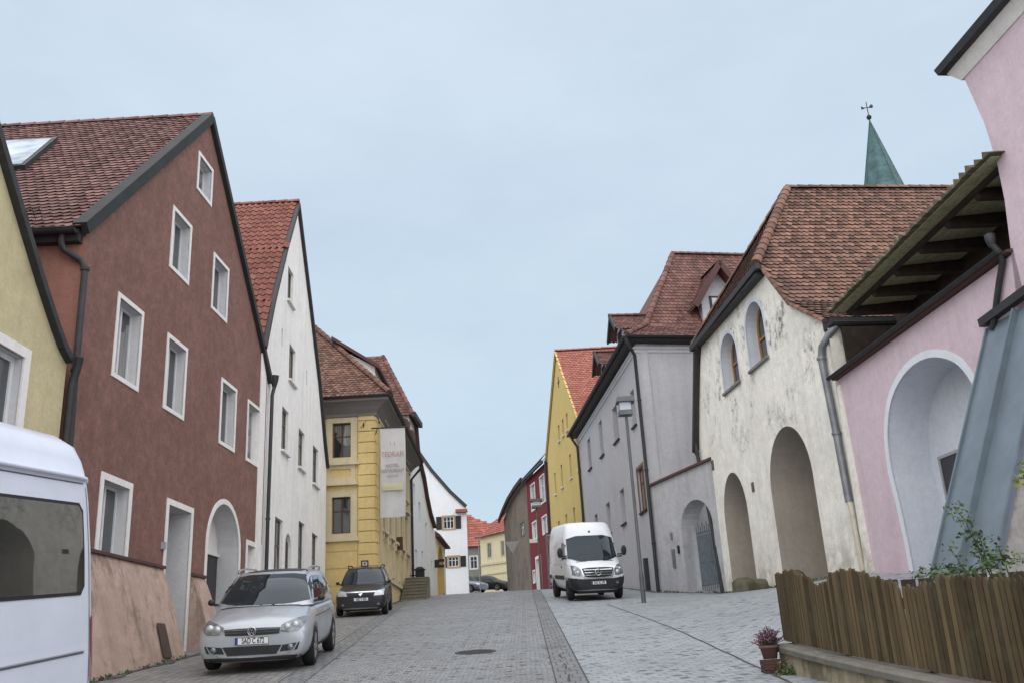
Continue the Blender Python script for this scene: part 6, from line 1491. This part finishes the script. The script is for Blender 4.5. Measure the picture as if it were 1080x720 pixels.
# ---- pale van cut by the left edge of the picture (its flank and rear corner are near us)
def near_van():
    Xs = -3.64; yr = 8.40; z0 = h(Xs, yr)
    t = thing('camper_van', 'white high-roofed minibus with dark side window cut by the left edge of the photo', 'van', (Xs-.99, yr, z0+.0))
    t.rotation_euler = (math.atan(.104), 0, 0); t.scale = (1,1,1.035)
    # cross section (x out from the flank = 0 at Xs ; local x: flank at +.99)
    sec = [(.90,.30),(.975,.36),(.99,.55),(.995,1.0),(.99,1.4),(.98,1.8),(.955,2.20),(.94,2.33),(.935,2.35),(.955,2.36),(.955,2.385),(.93,2.40),(.90,2.52),(.84,2.64),(.70,2.73),(.4,2.77),(0,2.79)]
    full = sec + [(-x,z) for x, z in sec[-2::-1]]
    m = MB(); ys = [(.0,.95,.02),(-.02,.975,.01),(-.06,.992,.004),(-.14,1.,.0)] + [(-.4-k*.4,1.,0) for k in range(10)] + [(-4.6,.98,.02),(-5.1,.9,.1)]
    lean = lambda z: -.07*max(0,z-1.0) - (.10*max(0,z-2.3))
    m.grid([[(x*kx, y+lean(z)*(1 if y > -.5 else 0 if y < -1 else .5), z - dz*(z>2)) for x, z in full] for y, kx, dz in ys]); m.face([(x*.95, lean(z), z-.02*(z>2)) for x, z in full]); me_o = m.build('body', M['lilac_van'], t, local=True)
    bv = bvh_of(me_o.data)
    fr = deco('window_seal', bv, [(-1.75,2.17),(-.34,2.17),(-.27,2.11)], [(-1.75,1.45),(-.30,1.45),(-.24,1.52)], M['black_plastic'], t, 'right', .006, 16, 8)
    deco('side_window', bv, [(-1.72,2.145),(-.36,2.145),(-.305,2.09)], [(-1.72,1.475),(-.32,1.475),(-.275,1.535)], M['van_glass'], t, 'right', .012, 16, 8)
    deco('window_seal', bv, [(-3.4,2.17),(-1.9,2.17)], [(-3.4,1.45),(-1.9,1.45)], M['black_plastic'], t, 'right', .006, 12, 8)
    deco('side_window', bv, [(-3.36,2.14),(-1.94,2.14)], [(-3.36,1.48),(-1.94,1.48)], M['van_glass'], t, 'right', .012, 12, 8)
    m = MB(); patch(m, bv, [(-2.9,1.09),(-.22,1.09)], [(-2.9,1.03),(-.22,1.03)], 'right', .022, 16, 2); m.build('sliding_rail', M['lilac_van'], t, local=True)
    m = MB(); patch(m, bv, [(-2.9,1.018),(-.22,1.018)], [(-2.9,1.004),(-.22,1.004)], 'right', .006, 16, 1); m.build('rail_gap', M['van_gap'], t, local=True)
    m = MB(); m.tube([(.955,-.22,2.372),(.965,-.4,2.375),(.965,-4.6,2.375)],.016,8); m.build('roof_gutter', M['lilac_van'], t, local=True)
    m = MB(); patch(m, bv, [(-4.6,2.335),(-.25,2.335)], [(-4.6,2.325),(-.25,2.325)], 'right', .004, 10, 1); patch(m, bv, [(-.20,2.3),(-.188,2.3)], [(-.075,.4),(-.063,.4)], 'right', .003, 1, 24); m.build('door_gap', M['van_gap'], t, local=True)
    m = MB(); patch(m, bv, [(-.115,1.28),(-.05,1.28)], [(-.07,.80),(-.01,.80)], 'right', .012, 3, 8); m.build('tail_lamp', M['tail_red'], t, local=True)
    for s in (-1,1):
        wheel(t, s*.88, -1.15, .33, .21, s, 'rim'); wheel(t, s*.88, -4.15, .33, .21, s, 'rim')
    m = MB(); m.box((-.75,-5.,.2),(.75,-.2,.45)); m.build('underbody', M['black_plastic'], t, local=True)
M['van_gap'] = simple('grey_panel_gap', (.10,.11,.12), .6, 0, .2); M['van_glass'] = glass_dark('van_side_glass', (.022,.024,.024), .015, 1., 1.8, .15)
near_van()

# ================================================================== STREET FURNITURE
def street_lamp():
    x, y = 3.73, 31.34; z = h(x,y)
    t = thing('street_lamp', 'grey street lamp with flat square lantern standing in front of the grey house', 'street lamp', (x,y,z)); k_ = .78
    m = MB(); m.tube([(x,y,z-.05),(x,y,z+.9)],.075,14); m.tube([(x,y,z+.88),(x,y,z+1.0),(x,y,z+6.15)],[.075,.055,.05],14); m.build('pole', M['pole_grey'], t)
    zb = z+6.15; cx = x-.02
    m = MB(); m.box((cx-.23,y-.2,zb),(cx+.23,y+.2,zb+.16)); m.build('housing', M['pole_grey'], t)
    m = MB(); m.box((cx-.19,y-.16,zb+.163),(cx+.19,y+.16,zb+.44)); m.build('diffuser', M['lamp_diffuser'], t)
    m = MB(); m.hexa([(cx-.29,y-.27,zb+.443),(cx+.33,y-.27,zb+.443),(cx+.33,y+.27,zb+.443),(cx-.29,y+.27,zb+.443),(cx-.26,y-.24,zb+.62),(cx+.30,y-.24,zb+.62),(cx+.30,y+.24,zb+.62),(cx-.26,y+.24,zb+.62)]); m.build('cap', M['pole_grey'], t)
    for a in (-.215,.215): m = MB(); m.tube([(cx+a,y-.19,zb+.15),(cx+a,y-.19,zb+.45)],.012,6); m.build('strut', M['pole_grey'], t)
M['pole_grey'] = simple('grey_painted_steel', (.12,.13,.135), .5, .3, .25, nscale=2); M['lamp_diffuser'] = simple('frosted_diffuser', (.50,.54,.60), .4, 0, .1)
street_lamp()
def far_lamp():
    y = 58.; p = at_depth(571,618,y); q_ = at_depth(567.5,528,y); x = p.x; z = h(x,y)
    t = thing('street_lamp', 'far brown-grey street lamp in front of the wine red house', 'street lamp', (x,y,z))
    zt = q_.z; m = MB(); m.tube([(x,y,z),(x,y,zt-.4)],[.07,.05],10); m.build('pole', M['pole_brown'], t)
    m = MB(); m.box((x-.30,y-.25,zt-.42),(x+.30,y+.25,zt-.28)); m.build('housing', M['pole_brown'], t); m = MB(); m.box((x-.22,y-.2,zt-.277),(x+.22,y+.2,zt-.03)); m.build('diffuser', M['lamp_diffuser'], t)
    m = MB(); m.box((x-.38,y-.3,zt-.027),(x+.38,y+.3,zt+.12)); m.build('cap', M['pole_brown'], t); m = MB(); m.box((x-.55,y-.04,z+2.75),(x-.07,y+.04,z+2.98)); m.build('small_sign', M['trim'], t)
M['pole_brown'] = simple('brownish_steel', (.14,.115,.10), .6, .2, .25)
far_lamp()
def yield_sign():
    y = 62.; a, b, c = at_depth(529,571,y), at_depth(551,571,y), at_depth(540,588,y); x = (a.x+b.x)/2; z = h(x,y)
    t = thing('road_sign', 'back of a grey triangular give-way sign on a thin pole at the bend', 'road sign', (x,y,z))
    zc = a.z; s = .46; m = MB(); pts = [(x-s,zc),(x+s,zc),(x,zc-.80)]
    m.face([(px,y,pz) for px,pz in pts]); m.face([(px,y+.02,pz) for px,pz in pts]); m.grid([[(px,y,pz) for px,pz in pts],[(px,y+.02,pz) for px,pz in pts]], smooth=False, close=True); m.build('plate', M['sign_back'], t)
    m = MB(); m.tube([(x,y+.06,z),(x,y+.06,zc)],.035,8); m.build('pole', M['sign_back'], t)
M['sign_back'] = simple('galvanised_sign_back', (.25,.24,.25), .5, .4, .2)
yield_sign()
def thin_post():
    y = 80.; a = at_depth(504.5,566,y); x = a.x; z = h(x,y)
    t = thing('street_lamp', 'very thin pale lamp post with short crossbar near the far parked cars', 'street lamp', (x,y,z))
    m = MB(); m.tube([(x,y,z),(x,y,a.z)],.045,8); m.build('pole', M['sign_back'], t); m = MB(); m.box((x-.30,y-.15,a.z),(x+.30,y+.15,a.z+.12)); m.build('lamp_head', M['sign_back'], t)
thin_post()
def lattice_gate():
    y = 57.3; a, b = at_depth(579,600,y).x, at_depth(594,600,y).x; z = h(a,y); zt = at_depth(583,572,y).z
    t = thing('lattice_fence', 'tall pale metal lattice fence beside the yellow house behind the delivery van', 'fence', ((a+b)/2,y,z))
    m = MB(); k = 0; x = a
    while x <= b: m.bar((x,y,z),(x,y,z+2.0+(zt-z-2.0)*(x-a)/(b-a)*.0+1.2),.03,.03); x += .14
    for zz in (z+.2,z+1.6,z+3.1): m.bar((a,y,zz),(b,y,zz),.05,.05)
    m.bar((a,y,z+.3),(b,y,z+3.),.03,.03); m.bar((b,y,z+.3),(a,y,z+3.),.03,.03); m.build('lattice', M['sign_back'], t)
    m = MB(); m.bar((a-.05,y,z-.1),(a-.05,y,z+3.3),.08,.08); m.bar((b+.05,y,z-.1),(b+.05,y,z+3.3),.08,.08); m.build('post', M['pole_grey'], t)
lattice_gate()

# ---- garden fence on its low wall
def fence():
    # line of the fence, bulging a little
    P0, P1 = Vector((3.36,13.1)), Vector((4.22,8.2)); 
    def line(f): 
        q = P0.lerp(P1, f); n_ = Vector((-1,-.17)).normalized(); return q + n_*(.10*math.sin(math.pi*min(1,max(0,f))))
    def top(f): return 1.70 + (1.13-1.70)*f
    wl = thing('garden_wall', 'low crumbling rendered garden wall with stone coping under the picket fence', 'wall', (P0.x+.3,(P0.y+P1.y)/2,h(3.8,10.6)))
    m = MB(); rows = []
    for k in range(-0, 29):
        f = k/24; q = line(f); o = Vector((-.14,0)) ; zb = h(q.x,q.y)-.25; r_ = []
        for dx, z in ((-.12,zb),(-.10,top(f)-.09),(.18,top(f)-.09),(.18,zb)): r_.append((q.x+dx,q.y,z))
        rows.append(r_)
    m.grid(rows, smooth=False); m.face(rows[0]); m.build('wall', M['old_wall'], wl)
    m = MB(); rows = []
    for k in range(0, 29):
        f = k/24; q = line(f); z = top(f); j = rnd(-.008,.008); r_ = [(q.x-.17+j,q.y,z-.092),(q.x-.18+j,q.y,z-.03),(q.x-.15+j,q.y,z-.005),(q.x+.2,q.y,z),(q.x+.2,q.y,z-.092)]; rows.append(r_)
    rows = [[(p[0],p[1]+.08,p[2]) for p in rows[0]]] + rows
    m.grid(rows, smooth=False); m.face(rows[0]); m.build('coping', M['stone'], wl)
    t = thing('picket_fence', 'weathered brown wooden picket fence of uneven round-topped boards in the lower right corner', 'fence', (line(0).x,line(0).y,top(0)))
    f = 0.; k = 0; n_p = 72; gapset = {43}
    for k in range(n_p):
        f = k/(n_p-1)*1.03
        if False: continue
        q = line(f); q2 = line(f+.01); d = (q2-q).normalized(); nn = Vector((-d.y,d.x))
        z = top(f)+.03; hgt = .86 + .014*math.sin(k*1.7) + rnd(-.010,.010) + (.05*math.exp(-((f-.10)/.05)**2)) + (.09*math.exp(-((f-.42)/.10)**2)) - (.11*math.exp(-((f-.27)/.05)**2)) - .07*math.exp(-((f-.66)/.06)**2) + .05*(f>.75)
        wd = .0605+rnd(-.003,.003); lean = rnd(-.008,.008) + (-.05 if k == 43 else 0); th = .022; off = rnd(-.006,.006)
        m = MB(); prof = [(-wd/2,0),(-wd/2,hgt-.05),(-wd*.36,hgt-.02),(-wd*.15,hgt),(wd*.15,hgt),(wd*.36,hgt-.02),(wd/2,hgt-.05),(wd/2,0)]
        fr, bk = [], []
        for a, zz in prof:
            b = q + d*(a+lean*zz) ; fr.append((b.x-nn.x*(th/2-off),b.y-nn.y*(th/2-off),z+zz)); bk.append((b.x+nn.x*(th/2+off),b.y+nn.y*(th/2+off),z+zz))
        c = rnd(0,1); m.face(fr, c=c); m.face(bk[::-1], c=c)
        for i in range(len(fr)): m.face([fr[i],fr[(i+1)%8],bk[(i+1)%8],bk[i]], c=c*.6)
        m.build('picket', M['picket'], t)
    for zz in (.20,.66):
        m = MB(); pts = [(line(i/12*1.05).x+.045,line(i/12*1.05).y,top(i/12*1.05)+zz) for i in range(13)]
        for a, b in zip(pts, pts[1:]): m.bar(a, b, .04, .07, c=.3)
        m.build('rail', M['picket'], t)
    for f in (.02,.33,.66,1.0):
        q = line(f); m = MB(); m.bar((q.x+.11,q.y,top(f)-.2),(q.x+.11,q.y,top(f)+.82),.09,.09,c=.2); m.build('post', M['picket'], t)
fence()
def dark_fence():
    F = Fac((5.0,15.2), (8.3,14.2)); t = thing('board_fence', 'short dark brown board fence behind the pickets at the foot of the pink wall', 'fence', (6.,14.9,h(6,15)))
    m = MB()
    for k in range(14): 
        s = k*.25; z0 = h(5.5,15)-.1; m.fbox(F,s,s+.21,z0,2.53+rnd(-.02,.03),0,.025,c=rnd(0,.3))
    m.build('boards', M['wood_dark'], t); m = MB(); m.fbox(F,0,3.5,2.1,2.18,-.06,-.0); m.build('rail', M['wood_dark'], t)
dark_fence()

# ---- plants
def leafmat(name, c0, c1):
    m, nt, b = new_mat(name, .55, .35); a = attr(nt,'tv').outputs['Fac']
    L(nt, mix(nt, a, (*c0,1), (*c1,1)), b.inputs['Base Color']); b.inputs['Subsurface Weight'].default_value = .0; return m
M['leaf'] = leafmat('vine_leaf', (.025,.055,.022), (.10,.16,.055)); M['leaf_y'] = leafmat('yellow_leaf', (.10,.16,.03), (.30,.32,.06)); M['heather'] = leafmat('heather_flower', (.14,.03,.09), (.42,.16,.30)); M['heather_green'] = leafmat('heather_green', (.02,.04,.02), (.06,.09,.04))
M['stem'] = simple('vine_stem', (.07,.06,.035), .9, 0, .3)
def leaf(m, p, size, d=None, c=None):
    d = d or Vector((rnd(-1,1),rnd(-1,1),rnd(-.8,.5))); d.normalize(); x = d.cross(Vector((rnd(-1,1),rnd(-1,1),rnd(-1,1)))).normalized(); c = rnd(0,1) if c is None else c; n_ = d.cross(x)*size*.12
    m.face([p, p+d*size*.35+x*size*.32, p+d*size+n_, p+d*size*.35-x*size*.32], 0, c)
def vine():
    base = Vector((5.55,11.6,h(5.5,11.6))); t = thing('climbing_rose', 'straggly green climbing plant arching over the picket fence in front of the zinc buttress', 'plant', base)
    st = MB(); lf = MB()
    def spray(px0, px1, sag, n, ysp=11.4, dens=15):
        a, b = at_depth(*px0, ysp), at_depth(*px1, ysp+rnd(-.3,.3)); pts = []
        for k in range(n+1):
            f = k/n; p = a.lerp(b, f) + Vector((0,rnd(-.03,.03),sag*math.sin(math.pi*f)+rnd(-.015,.015))); pts.append(p)
        st.tube(pts, [.010*(1-.6*k/n) for k in range(n+1)], 5)
        for p in pts[1:]:
            for _ in range(dens):
                q = p+Vector((random.gauss(0,.05),random.gauss(0,.06),random.gauss(0,.045))); leaf(lf, q, rnd(.03,.075))
    spray((1060,640),(1008,534),.10,16); spray((1040,640),(968,604),.14,12,dens=15); spray((1020,610),(1075,590),.10,10); spray((1030,620),(1000,575),.02,10,dens=5); spray((1060,640),(985,600),.18,12,dens=14)
    spray((1050,620),(1030,560),.05,12); spray((1078,640),(1052,575),.04,9)
    st.tube([base, at_depth(1060,640,11.5)], .02, 6); st.build('stem', M['stem'], t); lf.build('foliage', M['leaf'], t)
vine()
def shrub():
    p = at_depth(1079,500,12.2); base = Vector((6.2,12.2,h(6.2,12.2))); t = thing('shrub', 'small shrub with yellow-green leaves cut by the right edge', 'plant', base)
    st = MB(); lf = MB(); st.tube([base, Vector((p.x+.1,p.y,p.z-1)), p], [.02,.015,.008], 6)
    for _ in range(40): leaf(lf, p+Vector((rnd(-.12,.2),rnd(-.15,.15),rnd(-.16,.16))), rnd(.07,.12))
    st.build('stem', M['stem'], t); lf.build('foliage', M['leaf_y'], t)
shrub()
def brick_stand():
    x, y = 3.10, 12.95; z = h(x,y); t = thing('brick_pedestal', 'small stack of dark perforated bricks standing at the end of the garden wall', 'pedestal', (x,y,z))
    m = MB(); k = 0
    for j in range(3):
        for i in range(2):
            a = (j%2)*.12; c = rnd(0,1); e = rnd(-.012,.012); m.box((x-.12+i*.125+e,y-.12-e,z+j*.066-.034),(x-.12+i*.125+.122+e,y+.12,z+j*.066+.029), c=c)
    m.build('bricks', M['brick'], t)
    zt = z+.165; t2 = thing('flower_pot', 'terracotta pot of pink heather standing on the brick stack', 'flower pot', (x,y,zt))
    m = MB(); Mx = Matrix.Translation((x,y,zt)); m.lathe([(.0,.0),(.085,.0),(.115,.13),(.128,.13),(.128,.165),(.112,.165),(.10,.13)], Mx, 20); m.build('pot', M['pot'], t2)
    g_, fl = MB(), MB()
    for _ in range(130):
        a = rnd(0,6.28); el = rnd(.35,1.5); ln = rnd(.14,.27); d = Vector((math.cos(a)*math.cos(el),math.sin(a)*math.cos(el),math.sin(el))); p0 = Vector((x+rnd(-.07,.07),y+rnd(-.07,.07),zt+.14)); p1 = p0+d*ln
        g_.tube([p0,p1],.004,4)
        for q in range(6): leaf(g_, p0.lerp(p1, rnd(.1,.6)), .02)
        for q in range(9): leaf(fl, p0.lerp(p1, rnd(.45,1.05)), rnd(.018,.03))
    g_.build('greenery', M['heather_green'], t2); fl.build('blossom', M['heather'], t2)
    lf = MB(); bx, by = x+.12, y-.28
    for _ in range(260): leaf(lf, Vector((bx+random.gauss(0,.07),by+random.gauss(0,.07),h(bx,by)+abs(random.gauss(0,.06)))), rnd(.025,.05))
    o = lf.build('weed_tuft', M['leaf'], None); recenter(o, (bx,by,h(bx,by))); tag(o, 'green weed tuft growing at the foot of the brick stack', 'plant')
M['brick'] = plaster('old_dark_brick', (.11,.055,.048), .4, (.06,.05,.045), .8, bumpy=.8); M['pot'] = simple('terracotta_pot', (.17,.085,.075), .8, 0, .3)
brick_stand()
def weeds():
    for i, (F, a, b, off, lab) in enumerate(((FC,-.1,11.0,.03,'thin strip of weeds and moss along the foot of the cream house'),(FW,.1,4.4,.03,'thin strip of weeds along the foot of the gate wall'),(FR,-5.9,-1.5,.66,'thin strip of weeds along the foot of the pinkish plinth'))):
        m = MB(); s = a
        while s < b:
            if random.random() < .35:
                for _ in range(random.randint(2,9)):
                    p = F.p(s+rnd(-.05,.05),0,off+abs(rnd(0,.07))); p.z = h(p.x,p.y)+rnd(0,.04); leaf(m, p, rnd(.03,.08), Vector((rnd(-1,1),rnd(-1,1),rnd(.3,1.5))))
            s += .05
        o = m.build('weeds', M['leaf'], None); q = F.p((a+b)/2,0); q.z = h(q.x,q.y); recenter(o, q); tag(o, lab, 'weeds', kind='stuff')
weeds()

# ---- grime gathered where walls meet the paving
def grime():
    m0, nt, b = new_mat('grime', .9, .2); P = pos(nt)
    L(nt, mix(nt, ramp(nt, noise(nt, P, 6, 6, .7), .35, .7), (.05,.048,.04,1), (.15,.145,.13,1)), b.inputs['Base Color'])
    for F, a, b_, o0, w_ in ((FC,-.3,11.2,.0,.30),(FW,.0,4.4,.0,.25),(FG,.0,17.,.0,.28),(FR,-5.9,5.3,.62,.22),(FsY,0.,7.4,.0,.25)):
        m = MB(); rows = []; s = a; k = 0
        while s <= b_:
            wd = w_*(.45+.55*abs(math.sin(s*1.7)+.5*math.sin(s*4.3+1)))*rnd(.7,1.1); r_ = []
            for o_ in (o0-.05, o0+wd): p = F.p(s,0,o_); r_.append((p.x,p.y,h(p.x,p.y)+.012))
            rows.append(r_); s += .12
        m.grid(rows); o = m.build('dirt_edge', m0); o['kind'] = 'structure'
grime()
